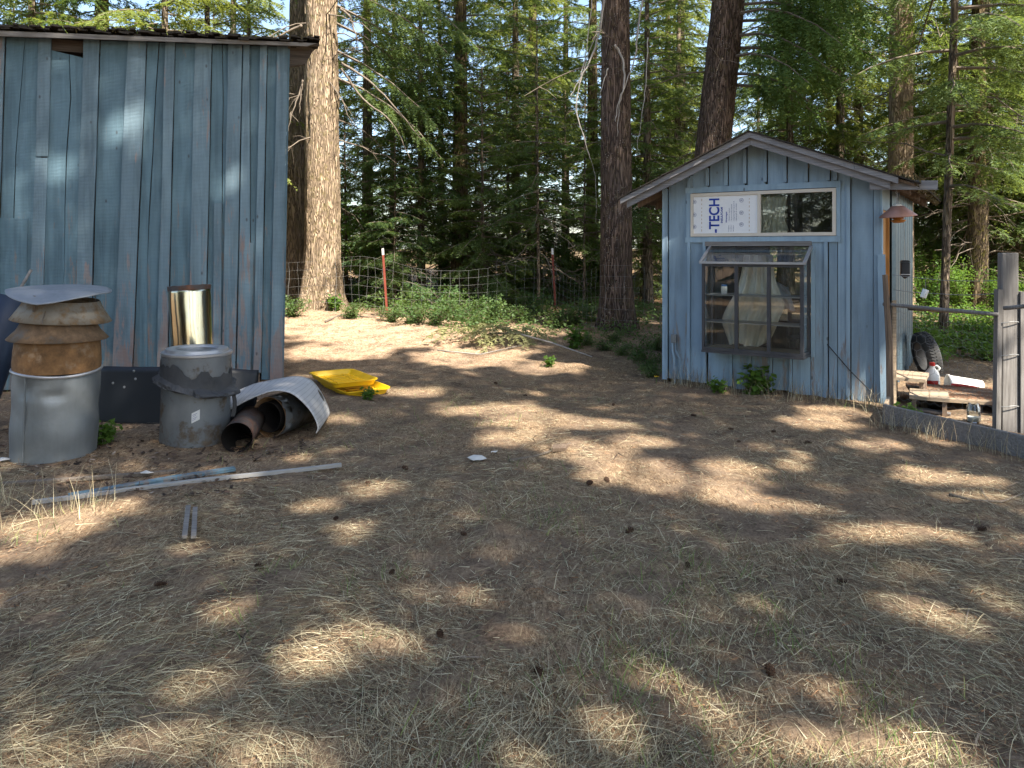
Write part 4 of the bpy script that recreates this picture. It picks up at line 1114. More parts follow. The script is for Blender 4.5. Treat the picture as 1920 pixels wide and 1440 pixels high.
# ------------------------------------------------------------------ the yard beside the shed
def build_yard():
    rng = random.Random(31)
    gw = MAT['grey_wood']
    # fence: post with two side boards, rails, wires and netting
    f = empty('chicken_wire_fence', (4.57, 6.80, 0), 0, 'chicken wire fence with grey timber post and pipe rails by the shed', 'fence')
    def put(mb, name, mat, parent=f, **k):
        o = mb.build(name, mat, parent, **k)
        if parent is f: o.location = -f.location
        return o
    A = R(-52)
    M = Matrix.Rotation(R(-12), 3, 'Z')
    post_c = Vector((4.585, 6.80, 0))
    put(MB().box(post_c + Vector((0, 0, 0.78)), (0.135, 0.11, 1.75), M), 'post', gw, bevel=0.008)
    put(MB().box(post_c + M @ Vector((-0.095, -0.02, 0)) + Vector((0, 0, 0.62)), (0.038, 0.09, 1.40), M @ Matrix.Rotation(0.012, 3, 'Y')), 'side_board', gw)
    put(MB().box(post_c + M @ Vector((0.092, -0.03, 0)) + Vector((0, 0, 0.61)), (0.034, 0.09, 1.38), M), 'side_board', gw)
    for z in (0.25, 0.72, 1.02):
        put(MB().tube([post_c + Vector((0.105 * math.cos(q), 0.075 * math.sin(q) - 0.01, z + 0.01 * math.sin(3 * q))) for q in np.linspace(0, 2 * math.pi, 17)], 0.004, 5), 'tie_wire', MAT['wire'])
    s0 = at(1657, 570, 7.78); e0 = at(1872, 590, 6.76)
    def wob(a, b, n, amp, sag=0.0):
        return [a + (b - a) * k / n + Vector((rng.uniform(-amp, amp), rng.uniform(-amp, amp), rng.uniform(-amp, amp) - sag * math.sin(math.pi * k / n))) for k in range(n + 1)]
    put(MB().tube(wob(s0, e0, 10, 0.003), 0.019, 8), 'rail', gw, smooth=True)
    put(MB().tube(wob(at(1882, 578, 6.66), at(2050, 560, 5.9), 8, 0.003), 0.019, 8), 'rail', gw, smooth=True)
    put(MB().tube(wob(at(1704, 580, 8.9), at(1876, 590, 6.9), 8, 0.003), 0.013, 8), 'rail', MAT['dead_branch'], smooth=True)
    st = Vector((3.94, 7.70, 0))
    put(MB().tube([st + Vector((0.02, 0, -0.05)), st + Vector((0.01, 0, 0.7)), st + Vector((-0.03, 0.01, 1.42))], [0.036, 0.034, 0.026], 7), 'stake', MAT['brown_wood'])
    put(MB().span(st.x + 0.06, st.x + 0.10, st.y + 0.03, st.y + 0.055, 0, 1.15), 'stake', MAT['step_wood'])
    # hexagonal netting between the stake and the post
    a, b = Vector((3.96, 7.68, 0)), Vector((4.53, 6.86, 0))
    d = (b - a).normalized(); L = (b - a).length
    hx = 0.05; mb = MB(); w = 0.0011
    def wire(p, q):
        t = Vector((0, 0, 1)) if abs((q - p).normalized().z) < 0.9 else d
        s = (q - p).cross(d.cross(Vector((0, 0, 1)))).normalized() * w
        n_ = d.cross(Vector((0, 0, 1))) * w
        mb.add([p - s, p + s, q + s, q - s, p - n_, p + n_, q + n_, q - n_], [[0, 1, 2, 3], [4, 5, 6, 7]])
    nx = int(L / (hx * 1.732)); nz = int(1.0 / (hx * 1.5))
    for r_ in range(nz):
        for k in range(nx):
            ox = hx * 1.732 * (k + 0.5 * (r_ % 2)); z = 0.12 + r_ * hx * 1.5
            P = lambda dx, dz: a + d * (ox + dx) + Vector((0, 0, z + dz + 0.01 * math.sin(3 * (ox + dx))))
            h = hx * 0.866
            wire(P(0, hx * 0.5), P(h, 0)); wire(P(h, 0), P(2 * h, hx * 0.5)); wire(P(0, hx * 0.5), P(0, hx * 1.0 + hx * 0.5))
    put(mb, 'netting', MAT['wire'])
    for z0, z1 in ((1.26, 1.28), (1.42, 1.40)):
        put(MB().tube(wob(Vector((4.02, 7.75, z0)), Vector((4.56, 6.83, z1)), 6, 0.004, 0.03), 0.0028, 5), 'wire', MAT['wire'])
    # bed frame boards
    b_ = empty('bed_frame', (3.63, 7.2, 0), 0, 'low grey timber border board along the fence', 'bed frame')
    def putb(mb, nm, mat):
        o = mb.build(nm, mat, b_, bevel=0.006); o.location = -b_.location
    p0, p1 = on_ground(1657, 788), Vector((4.66, 5.0, 0))
    putb(MB().beam(p0 + Vector((0, 0, 0.065)), p1 + Vector((0, 0, 0.065)), 0.04, 0.19), 'front_board', MAT['grey_wood_x'])
    putb(MB().beam(p0 + Vector((0.03, 0.03, 0.06)), p0 + Vector((0.30, 0.48, 0.06)), 0.035, 0.18), 'end_board', MAT['step_wood'])
    # two box steps
    def step(lx, ly, w, dpt, h, deg, label):
        t = empty('wooden_step', SF.w(lx, ly, 0), R(SF.deg + deg), label, 'step')
        for k in range(2):
            MB().span(-w / 2 + k * w / 2 + 0.002, k * w / 2 - 0.003, -dpt / 2, dpt / 2, h - 0.035, h).build('tread_board', MAT['step_wood'], t)
        for sx in (-1, 1):
            MB().span(sx * (w / 2 - 0.045) - 0.02, sx * (w / 2 - 0.045) + 0.02, -dpt / 2 + 0.02, dpt / 2 - 0.02, -0.04, h - 0.037).build('side_board', MAT['brown_wood'], t)
    step(2.74, 0.30, 0.38, 0.52, 0.30, 0, 'upper wooden step below the shed door')
    step(2.97, -0.16, 0.36, 0.46, 0.19, 4, 'lower wooden step in front of the upper step')
    # low deck of planks
    d_ = empty('low_deck', (4.85, 7.95, 0), R(-22), 'low plank deck strewn with brown needles beside the shed', 'deck')
    for k in range(6):
        MB().span(-0.48, 0.50, -0.42 + k * 0.145, -0.42 + k * 0.145 + 0.137, 0.10, 0.135).build('plank', MAT['brown_wood'] if k % 2 else MAT['step_wood'], d_)
    for x in (-0.4, 0.4): MB().span(x - 0.03, x + 0.03, -0.40, 0.42, -0.04, 0.098).build('bearer', MAT['brown_wood'], d_)
    nd = MB()
    for k in range(1600):
        x, y = rng.uniform(-0.47, 0.49), rng.uniform(-0.41, 0.43); q = rng.uniform(0, 6.3); l = rng.uniform(0.012, 0.03)
        z = 0.137 + rng.uniform(0, 0.012)
        e = Vector((math.cos(q), math.sin(q), 0)) * l; s = Vector((-math.sin(q), math.cos(q), 0.3)) * 0.0022
        c = Vector((x, y, z)); nd.add([c - e - s, c + e - s, c + e + s, c - e + s], [[0, 1, 2, 3]])
    tag(nd.build('needle_litter', m_plain('brown_needles', (0.26, 0.12, 0.055), 0.9, 0, 0.4, 30), d_), kind='stuff')
    # white jug with red cap and label
    j = empty('jug', (4.90, 8.58, Z(4.9, 8.58) + 0.02), R(-20), 'white plastic jug with red cap and red label behind the deck', 'jug')
    def oval(r, z, q, i): return r * (1.0 if abs(math.cos(q)) > 0.7 else 0.93), z
    MB().lathe([(0.001, 0), (0.075, 0), (0.082, 0.012), (0.082, 0.2), (0.07, 0.245), (0.04, 0.285), (0.028, 0.30), (0.028, 0.325)], 24, None, oval).build('body', MAT['white_plastic'], j, smooth=True)
    MB().tube([(0.055, 0, 0.255), (0.078, 0, 0.30), (0.05, 0, 0.325), (0.024, 0, 0.315)], 0.013, 8).build('handle', MAT['white_plastic'], j, smooth=True)
    MB().lathe([(0.031, 0.322), (0.031, 0.36), (0.001, 0.362)], 18).build('cap', MAT['red_plastic'], j)
    MB().grid(lambda u, v: (0.0835 * math.cos(-2.4 + 1.5 * u), 0.0835 * math.sin(-2.4 + 1.5 * u), 0.05 + 0.11 * v), 10, 1).build('label', MAT['red_plastic'], j)
    # white bucket on its side
    t = empty('bucket', (5.03, 8.50, Z(5.0, 8.5) + 0.13), 0, 'dirty white plastic pot lying on its side by the deck', 'bucket')
    t.rotation_euler = (0, R(92), R(-14))
    MB().lathe([(0.001, 0.36), (0.075, 0.36), (0.08, 0.35), (0.115, 0.02), (0.122, 0.018), (0.122, 0.0), (0.108, 0.0), (0.074, 0.345), (0.001, 0.345)], 32).build('shell', MAT['white_plastic'], t, smooth=True)
    # red handled tool
    tag(MB().tube([(4.98, 8.34, Z(5, 8.3) + 0.16), (5.08, 8.30, Z(5, 8.3) + 0.155), (5.2, 8.22, Z(5, 8.3) + 0.15)], [0.016, 0.02, 0.012], 8).build('tool_handle', MAT['red_plastic'], None), 'short red tool handle lying on the deck', 'tool')
    # old tyre leaning at the back corner
    t = empty('tyre', (5.42, 9.62, Z(5.4, 9.6) + 0.30), 0, 'old grey tyre leaning on the corrugated wall', 'tyre')
    t.rotation_euler = (0, R(78), R(-8)); t.scale = (0.9, 0.9, 0.9)
    prof = [(0.20, -0.08), (0.26, -0.10), (0.30, -0.09), (0.33, -0.07), (0.338, 0.0), (0.33, 0.07), (0.30, 0.09), (0.26, 0.10), (0.20, 0.08), (0.19, 0.0), (0.20, -0.08)]
    MB().lathe(prof, 40).build('carcass', MAT['rubber'], t, smooth=True)
    tr = MB()
    for k in range(48):
        q = 2 * math.pi * k / 48
        for sg in (-1, 1):
            tr.box((0.338 * math.cos(q), 0.338 * math.sin(q), sg * 0.035), (0.014, 0.022, 0.06), Matrix.Rotation(q, 3, 'Z') @ Matrix.Rotation(sg * 0.5, 3, 'X'))
    tr.build('tread', MAT['rubber'], t)
    # clear jar, red crate, small planks
    t = empty('clear_jar', (4.47, 7.12, Z(4.47, 7.12)), 0, 'cloudy plastic jar with white bottom standing inside the bed frame', 'jar')
    MB().lathe([(0.001, 0.004), (0.055, 0.004), (0.06, 0.012), (0.06, 0.15), (0.05, 0.165), (0.05, 0.18)], 20).build('body', MAT['glass'], t, smooth=True)
    MB().lathe([(0.001, 0.008), (0.052, 0.008), (0.054, 0.05), (0.001, 0.055)], 20).build('filling', MAT['white_plastic'], t)
    t = empty('red_crate', (5.12, 7.28, Z(5.1, 7.3)), R(15), 'red plastic crate standing behind the fence post', 'crate')
    for z in (0.0, 0.09, 0.18):
        for q in range(4):
            M4 = Matrix.Rotation(q * math.pi / 2, 3, 'Z')
            MB().box(M4 @ Vector((0, -0.19, z + 0.03)), (0.376, 0.014, 0.06), M4).build('side', MAT['red_plastic'], t)
    MB().span(-0.18, 0.18, -0.18, 0.18, 0.002, 0.012).build('base', MAT['red_plastic'], t)
    for k, (x, y, q, l) in enumerate(((4.12, 7.35, 20, 0.22), (4.3, 7.5, -35, 0.3), (4.9, 7.25, 60, 0.35))):
        o = MB().box((0, 0, 0), (l, 0.075, 0.022)).build('board_scrap', MAT['grey_wood_x'], None, loc=(x, y, Z(x, y) + 0.02), rot=(R(4), R(3), R(q)))
        tag(o, ['small grey board scrap by the bed frame corner', 'grey board scrap lying in front of the lower step', 'long grey board scrap lying beside the deck'][k], 'board')
    # things hanging from the eave
    L_ = at(1683, 392, 7.83)
    t = empty('hanging_lamp', L_, 0, 'copper cone lamp shade hanging by a chain from the shed eave', 'lamp')
    t.rotation_euler = (R(3), R(-5), 0)
    MB().lathe([(0.052, 0.035), (0.06, 0.03), (0.185, -0.075), (0.182, -0.082), (0.06, 0.018), (0.05, 0.02)], 36).build('shade', MAT['copper'], t, smooth=True)
    MB().lathe([(0.001, 0.055), (0.03, 0.05), (0.052, 0.034), (0.045, 0.028), (0.001, 0.028)], 24).build('collar', MAT['cream'], t, smooth=True)
    MB().lathe([(0.001, -0.15), (0.05, -0.145), (0.075, -0.125), (0.075, -0.118), (0.04, -0.112), (0.06, -0.10), (0.06, -0.095), (0.03, -0.085), (0.03, -0.02), (0.001, -0.02)], 24).build('bulb_holder', m_plain('amber_brown_glass', (0.42, 0.16, 0.03), 0.4, 0, 0.4, 30), t, smooth=True)
    ch = MB(); top = 0.245
    for k in range(9):
        z = 0.06 + (top - 0.06) * k / 8; pts = [(0.010 * math.cos(q) * (k % 2), 0.010 * math.cos(q) * (1 - k % 2), z + 0.016 * math.sin(q)) for q in np.linspace(0, 2 * math.pi, 9)]
        ch.tube(pts, 0.003, 5, False)
    ch.build('chain', MAT['wire'], t)
    B_ = at(1697, 505, 8.12)
    t = empty('hanging_lantern', B_, R(-20), 'small black box lantern hanging beside the corrugated wall', 'lantern')
    MB().box((0, 0, 0), (0.088, 0.08, 0.15)).build('body', MAT['black_plastic'], t, bevel=0.008)
    MB().prism([(-0.05, 0.077), (0.05, 0.077), (0.03, 0.10), (-0.03, 0.10)], -0.045, 0.045).build('lid', MAT['black_plastic'], t)
    MB().lathe([(0.001, -0.105), (0.02, -0.095), (0.036, -0.077)], 12).build('base', MAT['black_plastic'], t)
    MB().box((0, 0, -0.055), (0.098, 0.09, 0.008)).build('band', MAT['alu_light'], t)
    top = at(1669, 352, 7.85) - B_
    MB().tube([Vector((0, 0, 0.10)), Vector((0, 0, 0.25)), Vector((-0.01, -0.01, 0.45)), Vector((-0.04, -0.03, 0.7)), Vector((-0.08, -0.06, 0.93))], 0.0022, 5).build('cord', MAT['wire'], t)
    W_ = at(1734, 548, 7.46)
    t = empty('hanging_can', W_, 0, 'small white can hanging on a cord near the fence rail', 'can')
    t.rotation_euler = (R(5), R(18), 0)
    MB().lathe([(0.001, -0.06), (0.028, -0.058), (0.03, -0.05), (0.03, 0.025), (0.027, 0.03), (0.001, 0.03)], 18).build('body', MAT['white_plastic'], t, smooth=True)
    MB().tube([(0, 0, 0.03), (-0.02, 0, 0.08), (-0.05, 0.0, 0.15)], 0.002, 5).build('cord', MAT['wire'], t)
build_yard()

# ------------------------------------------------------------------ field fence behind the yard
def build_wire_fence():
    rng = random.Random(41)
    pts = [(-6.6, 14.9), (-5.4, 15.1), (-4.62, 15.22), (-3.62, 15.12), (-2.58, 14.75), (0.83, 15.05), (1.62, 12.80), (2.30, 12.78), (4.2, 14.0), (6.2, 14.6)]
    f = empty('wire_fence', (0, 0, 0), 0, 'sagging grey field wire fence with two red steel posts before the forest', 'fence')
    mb = MB(); W = 0.0016
    def seg(p, q):
        mb.tube([p, q], W, 3, False)
    def top(u): return 1.16 + 0.05 * math.sin(u * 2.1) - 0.10 * abs(math.sin(u * 0.9))
    u = 0.0
    for (ax, ay), (bx, by) in zip(pts[:-1], pts[1:]):
        L = math.hypot(bx - ax, by - ay); n = max(1, round(L / 0.19))
        prev = None
        for k in range(n + 1):
            t = k / n; x, y = ax + (bx - ax) * t, ay + (by - ay) * t
            sag = 0.14 * math.sin(math.pi * t) if L > 2 else 0.02
            tz = top(u + t * L) - sag; g = Z(x, y) + 0.03
            colp = []
            for i in range(7):
                z = g + tz * i / 6
                jx = 0.018 * math.sin(7.3 * (u + t * L) + i * 1.3) + rng.uniform(-0.008, 0.008)
                colp.append(Vector((x + jx * 0.6, y + jx, z + rng.uniform(-0.008, 0.008))))
            mb.tube(colp, W * 0.9, 3, False)
            if prev:
                for i in range(7): seg(prev[i], colp[i])
            prev = colp
        u += L
    mb.build('wire_mesh', MAT['wire'], f)
    for x, y, dx, h in ((-2.58, 14.75, 0.09, 1.36), (0.83, 15.05, 0.07, 1.38)):
        g = Z(x, y) - 0.1
        M = MB()
        a, b = Vector((x + dx, y - 0.02, g)), Vector((x - 0.0, y - 0.02, g + h))
        M.beam(a, b, 0.042, 0.010, Vector((0, 1, 0))); M.beam(a + Vector((0, 0.023, 0)), b + Vector((0, 0.023, 0)), 0.010, 0.036, Vector((0, 1, 0)))
        p = M.build('post', MAT['post_red'], f)
        MB().beam(b + (b - a).normalized() * 0.001, b + (b - a).normalized() * 0.13, 0.042, 0.012, Vector((0, 1, 0))).build('white_tip', MAT['white_plastic'], p)
build_wire_fence()

# ------------------------------------------------------------------ conifers
class Foliage:                                        # needle sprays collected as triangles
    def __init__(s): s.chunks = []
    def twig(s, p, d, L, rs, nl=0.085, step=0.032, width=0.030, hang=0.25):
        k = max(3, int(L / step))
        t = (np.arange(k) + rs.rand(k) * 0.7) / k
        d = d / np.linalg.norm(d)
        side = np.cross(d, [0, 0, 1.0]); side /= (np.linalg.norm(side) + 1e-6)
        up = np.cross(side, d)
        for sg in (-1.0, 1.0):
            a = p + np.outer(t * L, d); a[:, 2] -= hang * L * t * t
            ln = nl * (0.65 + 0.7 * rs.rand(k)) * (1.05 - 0.45 * t)
            dirv = d * (0.55 + 0.35 * rs.rand(k))[:, None] + side * (sg * (0.55 + 0.4 * rs.rand(k)))[:, None] + up * (rs.randn(k) * 0.33 - 0.08)[:, None]
            tip = a + dirv * ln[:, None]
            w = d * (width * (0.7 + 0.6 * rs.rand(k)))[:, None] + up * (rs.randn(k) * width * 0.35)[:, None]
            s.chunks.append(np.stack([a - w * 0.5, a + w * 0.5, tip], 1))
    def branch(s, base, d, L, droop, rs, wood=None, twl=0.40, sp=0.11, hang=0.25, wr=0.018, t0=0.12, nl=0.085):
        base = np.array(base, float); d = np.array(d, float); d /= np.linalg.norm(d)
        n = 9
        ts = np.linspace(0, 1, n)
        ax = base + np.outer(ts * L, d); ax[:, 2] -= droop * L * ts ** 2
        bend = rs.randn() * 0.10 * L
        sd = np.cross(d, [0, 0, 1.0]); sd /= np.linalg.norm(sd) + 1e-6
        ax += np.outer(np.sin(ts * 2.4) * bend * ts, sd)
        if wood is not None: wood.tube([tuple(p) for p in ax[::2]], [wr * (1 - 0.85 * t) + 0.002 for t in ts[::2]], 4, False)
        m = max(4, int(L * (1 - t0) / sp))
        for i in range(m):
            t = t0 + (1 - t0) * (i + rs.rand() * 0.8) / m
            k = min(int(t * (n - 1)), n - 2); f = t * (n - 1) - k
            p = ax[k] * (1 - f) + ax[k + 1] * f
            tg = ax[k + 1] - ax[k]; tg /= np.linalg.norm(tg)
            s2 = np.cross(tg, [0, 0, 1.0]); s2 /= np.linalg.norm(s2) + 1e-6
            l = L * twl * (0.35 + 0.65 * math.sin(math.pi * min(1, 0.15 + 0.85 * t) ** 0.8)) * (0.55 + 0.6 * rs.rand())
            l = min(l, 0.75) * (1 - 0.55 * max(0, t - 0.7) / 0.3)
            for sg in ((-1, 1) if rs.rand() < 0.75 else (rs.choice([-1, 1]),)):
                td = tg * (0.55 + 0.35 * rs.rand()) + s2 * sg * (0.65 + 0.3 * rs.rand()) + np.array([0, 0, -hang * (0.4 + rs.rand())])
                s.twig(p, td, max(0.10, l), rs, nl, hang=hang)
                if l > 0.28:                           # secondary sprigs
                    for q in (0.35, 0.6):
                        pp = p + td / np.linalg.norm(td) * l * q
                        t3 = td + s2 * (rs.randn() * 0.9) + tg * 0.5 * rs.randn()
                        t3[2] -= hang * 0.5
                        s.twig(pp, t3, l * 0.45, rs, nl * 0.9, hang=hang)
        s.twig(ax[-2], ax[-1] - ax[-2], L * 0.16 + 0.08, rs, nl, hang=hang)
    def build(s, name, mat, parent=None):
        T = np.concatenate(s.chunks, 0)
        return np_mesh(name, T.reshape(-1, 3), np.arange(len(T) * 3).reshape(-1, 3), mat, parent)
    def count(s): return sum(len(c) for c in s.chunks)

def trunk_mesh(h, r0, rt, lean=(0, 0), flare=0.6, fh=0.5, rings=40, seg=20, seed=0, ridge=0.05, roots=5, wavy=0.0):
    mb = MB()
    vs = []
    zs = [-0.25 + (h + 0.25) * (k / (rings - 1)) ** 1.35 for k in range(rings)]
    ph = seed * 1.7
    for z in zs:
        t = max(0, z) / h
        r = r0 + (rt - r0) * t
        fl = flare * math.exp(-max(0, z) / fh)
        cx = lean[0] * z + wavy * math.sin(z * 0.9 + ph); cy = lean[1] * z + wavy * math.cos(z * 0.7 + ph)
        for k in range(seg):
            q = 2 * math.pi * k / seg
            rr = r * (1 + fl * (0.55 + 0.45 * math.sin(roots * q + ph)))
            nz = noise.noise(Vector((math.cos(q) * 6 * r0 * 6, math.sin(q) * 6 * r0 * 6, z * 1.6 + ph))) + 0.6 * noise.noise(Vector((math.cos(q) * 14 * r0 * 5, math.sin(q) * 14 * r0 * 5, z * 3.5 + ph)))
            rr *= 1 + ridge * nz
            vs.append((cx + rr * math.cos(q), cy + rr * math.sin(q), z))
    fs = [[i * seg + k, i * seg + (k + 1) % seg, (i + 1) * seg + (k + 1) % seg, (i + 1) * seg + k] for i in range(rings - 1) for k in range(seg)]
    fs.append([(rings - 1) * seg + k for k in range(seg)])
    return mb.add(vs, fs)

def dead_branches(mb, rs, h0, h1, n, r_at, Lm, lean=(0, 0), sub=True, down=0.35):
    for k in range(n):
        z = h0 + (h1 - h0) * rs.rand(); q = rs.rand() * 6.283
        L = Lm * (0.35 + 0.65 * rs.rand())
        d = np.array([math.cos(q), math.sin(q), 0.25 * rs.randn()])
        p = np.array([lean[0] * z, lean[1] * z, z]) + d * r_at * 0.7
        ts = np.linspace(0, 1, 6)
        ax = p + np.outer(ts * L, d); ax[:, 2] -= down * L * ts ** 1.8 * (0.3 + rs.rand())
        ax[1:] += rs.randn(5, 3) * 0.02 * L
        mb.tube([tuple(a) for a in ax], [0.016 * (1 - 0.8 * t) * (0.6 + 0.2 * L) + 0.002 for t in ts], 4, False)
        if sub:
            for _ in range(int(3 + 4 * rs.rand())):
                i = rs.randint(1, 5); dd = d + rs.randn(3) * 0.8; dd[2] -= 0.35
                l = L * (0.15 + 0.3 * rs.rand())
                a = ax[i]; b = a + dd / np.linalg.norm(dd) * l * 0.5 + rs.randn(3) * 0.02; c = b + dd / np.linalg.norm(dd) * l * 0.5 + np.array([0, 0, -0.12 * l])
                mb.tube([tuple(a), tuple(b), tuple(c)], [0.006, 0.004, 0.002], 3, False)

def make_fir(name, seed, h, r0, z0, nb, Lmax, droop, bark, needle, dead=0, dead_to=5.0, flat=0.0, twl=0.40, sp=0.12, hang=0.25, topfrac=0.25, nl=0.085):
    rs = np.random.RandomState(seed)
    root = empty(name)
    trunk_mesh(h, r0, max(0.012, r0 * 0.25), (rs.randn() * 0.008, rs.randn() * 0.008), 0.5, 0.3 + r0, 30, 14, seed, 0.06).build('trunk', MAT[bark], root, smooth=True)
    fo = Foliage(); wd = MB()
    q = rs.rand() * 6
    for k in range(nb):
        u = (k + rs.rand()) / nb
        z = z0 + (h - z0) * u ** 1.15
        t = (z - z0) / (h - z0)
        q += 2.4 + rs.randn() * 0.3
        L = Lmax * (topfrac + (1 - topfrac) * (1 - t) ** 0.75) * (0.6 + 0.5 * rs.rand())
        if t < 0.08: L *= 0.75
        el = -0.10 + 0.55 * t + 0.12 * rs.randn()
        d = np.array([math.cos(q), math.sin(q), el])
        p = np.array([d[0] * r0 * 0.5, d[1] * r0 * 0.5, z])
        fo.branch(p, d, L, droop * (0.6 + 0.7 * rs.rand()), rs, wd, twl, sp, hang, 0.010 + 0.008 * L / 2, nl=nl)
    if dead: dead_branches(wd, rs, 0.8, dead_to, dead, r0, 1.8)
    tag(wd.build('branches', MAT['dead_branch'], root), kind='stuff')
    tag(fo.build('crown', MAT[needle], root), kind='stuff')
    return root

TREES = {}
TREES['young'] = make_fir('young_fir', 1, 6.0, 0.06, 0.35, 95, 1.75, 0.20, 'bark_grey', 'needles', 6, 1.6)
TREES['mid'] = make_fir('mid_fir', 2, 9.5, 0.12, 1.6, 105, 2.3, 0.26, 'bark_grey', 'needles', 14, 3.0, sp=0.14)
TREES['light'] = make_fir('light_fir', 3, 10.0, 0.11, 2.2, 95, 2.5, 0.30, 'bark_grey', 'needles_light', 16, 4.0, sp=0.15)
TREES['tall'] = make_fir('tall_fir', 4, 15.0, 0.24, 4.0, 92, 3.0, 0.32, 'bark_mossy', 'needles', 34, 7.0, sp=0.17, topfrac=0.35, nl=0.10)
TREES['tall2'] = make_fir('slim_fir', 5, 15.0, 0.18, 5.4, 76, 2.7, 0.36, 'bark_grey', 'needles_light', 46, 9.0, sp=0.17, topfrac=0.35, nl=0.10)
TREES['thin'] = make_fir('thin_fir', 6, 6.5, 0.035, 1.8, 40, 1.3, 0.22, 'bark_grey', 'needles', 10, 2.4, sp=0.13)
LABEL = {
    'young': ('bushy young fir with boughs near the ground in the forest', 'young firs in the forest'),
    'mid': ('middle sized dark green fir in the forest', 'middle sized firs in the forest'),
    'light': ('middle sized yellow green fir in the forest', 'yellow green firs in the forest'),
    'tall': ('tall mossy trunked fir standing in the forest', 'tall mossy firs in the forest'),
    'tall2': ('tall slim grey fir with many dead lower branches in the forest', 'tall slim firs in the forest'),
    'thin': ('thin fir sapling pole in the forest', 'fir saplings in the forest'),
}
NAME = {'young': 'young_fir', 'mid': 'mid_fir', 'light': 'light_fir', 'tall': 'tall_fir', 'tall2': 'slim_fir', 'thin': 'fir_sapling'}
used = set()
placed = []
def put_tree(kind, x, y, s=1.0, own=None, rz=None):
    rng = random.Random(int(x * 971 + y * 373))
    t = TREES[kind] if kind not in used else copy_tree(TREES[kind])
    used.add(kind)
    t.name = NAME[kind]
    t.location = (x, y, Z(x, y) - 0.03)
    t.rotation_euler = (0, 0, rng.uniform(0, 6.28) if rz is None else rz)
    t.scale = (s, s, s)
    lab, grp = LABEL[kind]
    tag(t, own or lab, 'tree', grp)
    placed.append((x, y))
    return t

def px_tree(kind, px, y, s=1.0, own=None):
    return put_tree(kind, (px - 960) / FPX * y, y, s, own)

# trees one can single out between the big trunks
for a in [('tall', 862, 19.0, 1.0, 'tall mossy fir close behind the fence, midway between both red posts'), ('tall2', 968, 22.0, 0.9, 'tall slim grey fir just right of the mossy fir between the red posts'), ('tall', 1000, 25.0, 1.05), ('thin', 1010, 16.4, 1.0, 'thin fir sapling close behind the fence beside a red post'), ('thin', 1095, 17.0, 0.9, 'thin fir sapling close to the dark trunk with hanging dead branches'),
          ('tall2', 690, 21.0, 1.0), ('mid', 790, 18.4, 0.95, 'dark middle sized fir between the huge sunlit trunk and the mossy fir'), ('young', 905, 17.4, 0.95, 'bushy young fir directly behind the sagging middle of the fence'), ('young', 1010, 18.6, 1.0, 'bushy young fir behind the sapling and right hand red post'), ('young', 740, 17.2, 0.75, 'small bushy fir just behind the red post beside the huge trunk'),
          ('light', 830, 23.0, 1.15), ('light', 735, 25.0, 1.2), ('tall2', 1060, 28.0, 1.0), ('tall', 1110, 24.0, 1.0), 
          ('mid', 1215, 17.5, 1.0, 'dark middle sized fir between dark trunk and leaning trunk'), ('young', 1205, 20.5, 1.1), ('light', 1265, 21.0, 1.1), ('tall2', 1280, 24.0, 1.0),
          ('mid', 1480, 19.0, 1.1), ('light', 1560, 22.0, 1.1), ('tall2', 1610, 21.0, 0.9), ('tall2', 1575, 19.0, 0.8), ('tall', 1470, 26.0, 1.0),
          ('tall', 1832, 15.8, 0.85, 'mossy fir trunk beyond the yard, right of the slender leaning trunk'), ('young', 1905, 17.5, 1.15, 'bushy young fir rising behind the grey fence post'), ('mid', 1985, 17.5, 0.95), ('young', 1060, 21.5, 1.0), ('young', 955, 20.8, 1.1), ('young', 650, 19.5, 0.9), ('light', 1860, 18.0, 1.1), ('mid', 1770, 19.5, 1.0), ('tall2', 1905, 20.5, 1.0), ('young', 1800, 23.0, 1.2), ('young', 1865, 18.6, 1.0), ('young', 1745, 19.0, 0.9), ('thin', 1850, 16.6, 1.1),
          ('light', 470, 20.5, 1.0), ('light', 300, 15.0, 1.05), ('tall', 190, 16.0, 0.9, 'mossy fir standing behind the barn roof'), ('light', 60, 14.6, 1.05), ('mid', -80, 15.5, 1.1), ('light', 395, 18.0, 1.1), ('young', 555, 22.5, 1.1), ('mid', 610, 26.0, 1.1)]:
    px_tree(*a)
rngT = random.Random(77)
tries = 0; n_more = 0
while n_more < 28 and tries < 4000:
    tries += 1
    y = 22 + 28 * rngT.random() ** 0.9
    x = rngT.uniform(-0.8, 0.72) * y
    if any((x - a) ** 2 + (y - b) ** 2 < 3.0 ** 2 for a, b in placed): continue
    kinds = ['young', 'mid', 'light', 'tall', 'tall2'] if y < 30 else ['mid', 'light', 'tall', 'tall2', 'mid', 'young']
    put_tree(rngT.choice(kinds), x, y, rngT.uniform(0.85, 1.25)); n_more += 1
n_more = 0
while n_more < 24 and tries < 9000:                   # young growth closing the view low down, deep in the forest
    tries += 1
    y = 24 + 26 * rngT.random(); x = rngT.uniform(-0.5, 0.75) * y
    if any((x - a) ** 2 + (y - b) ** 2 < 1.6 ** 2 for a, b in placed): continue
    put_tree('young', x, y, rngT.uniform(0.8, 1.15)); n_more += 1

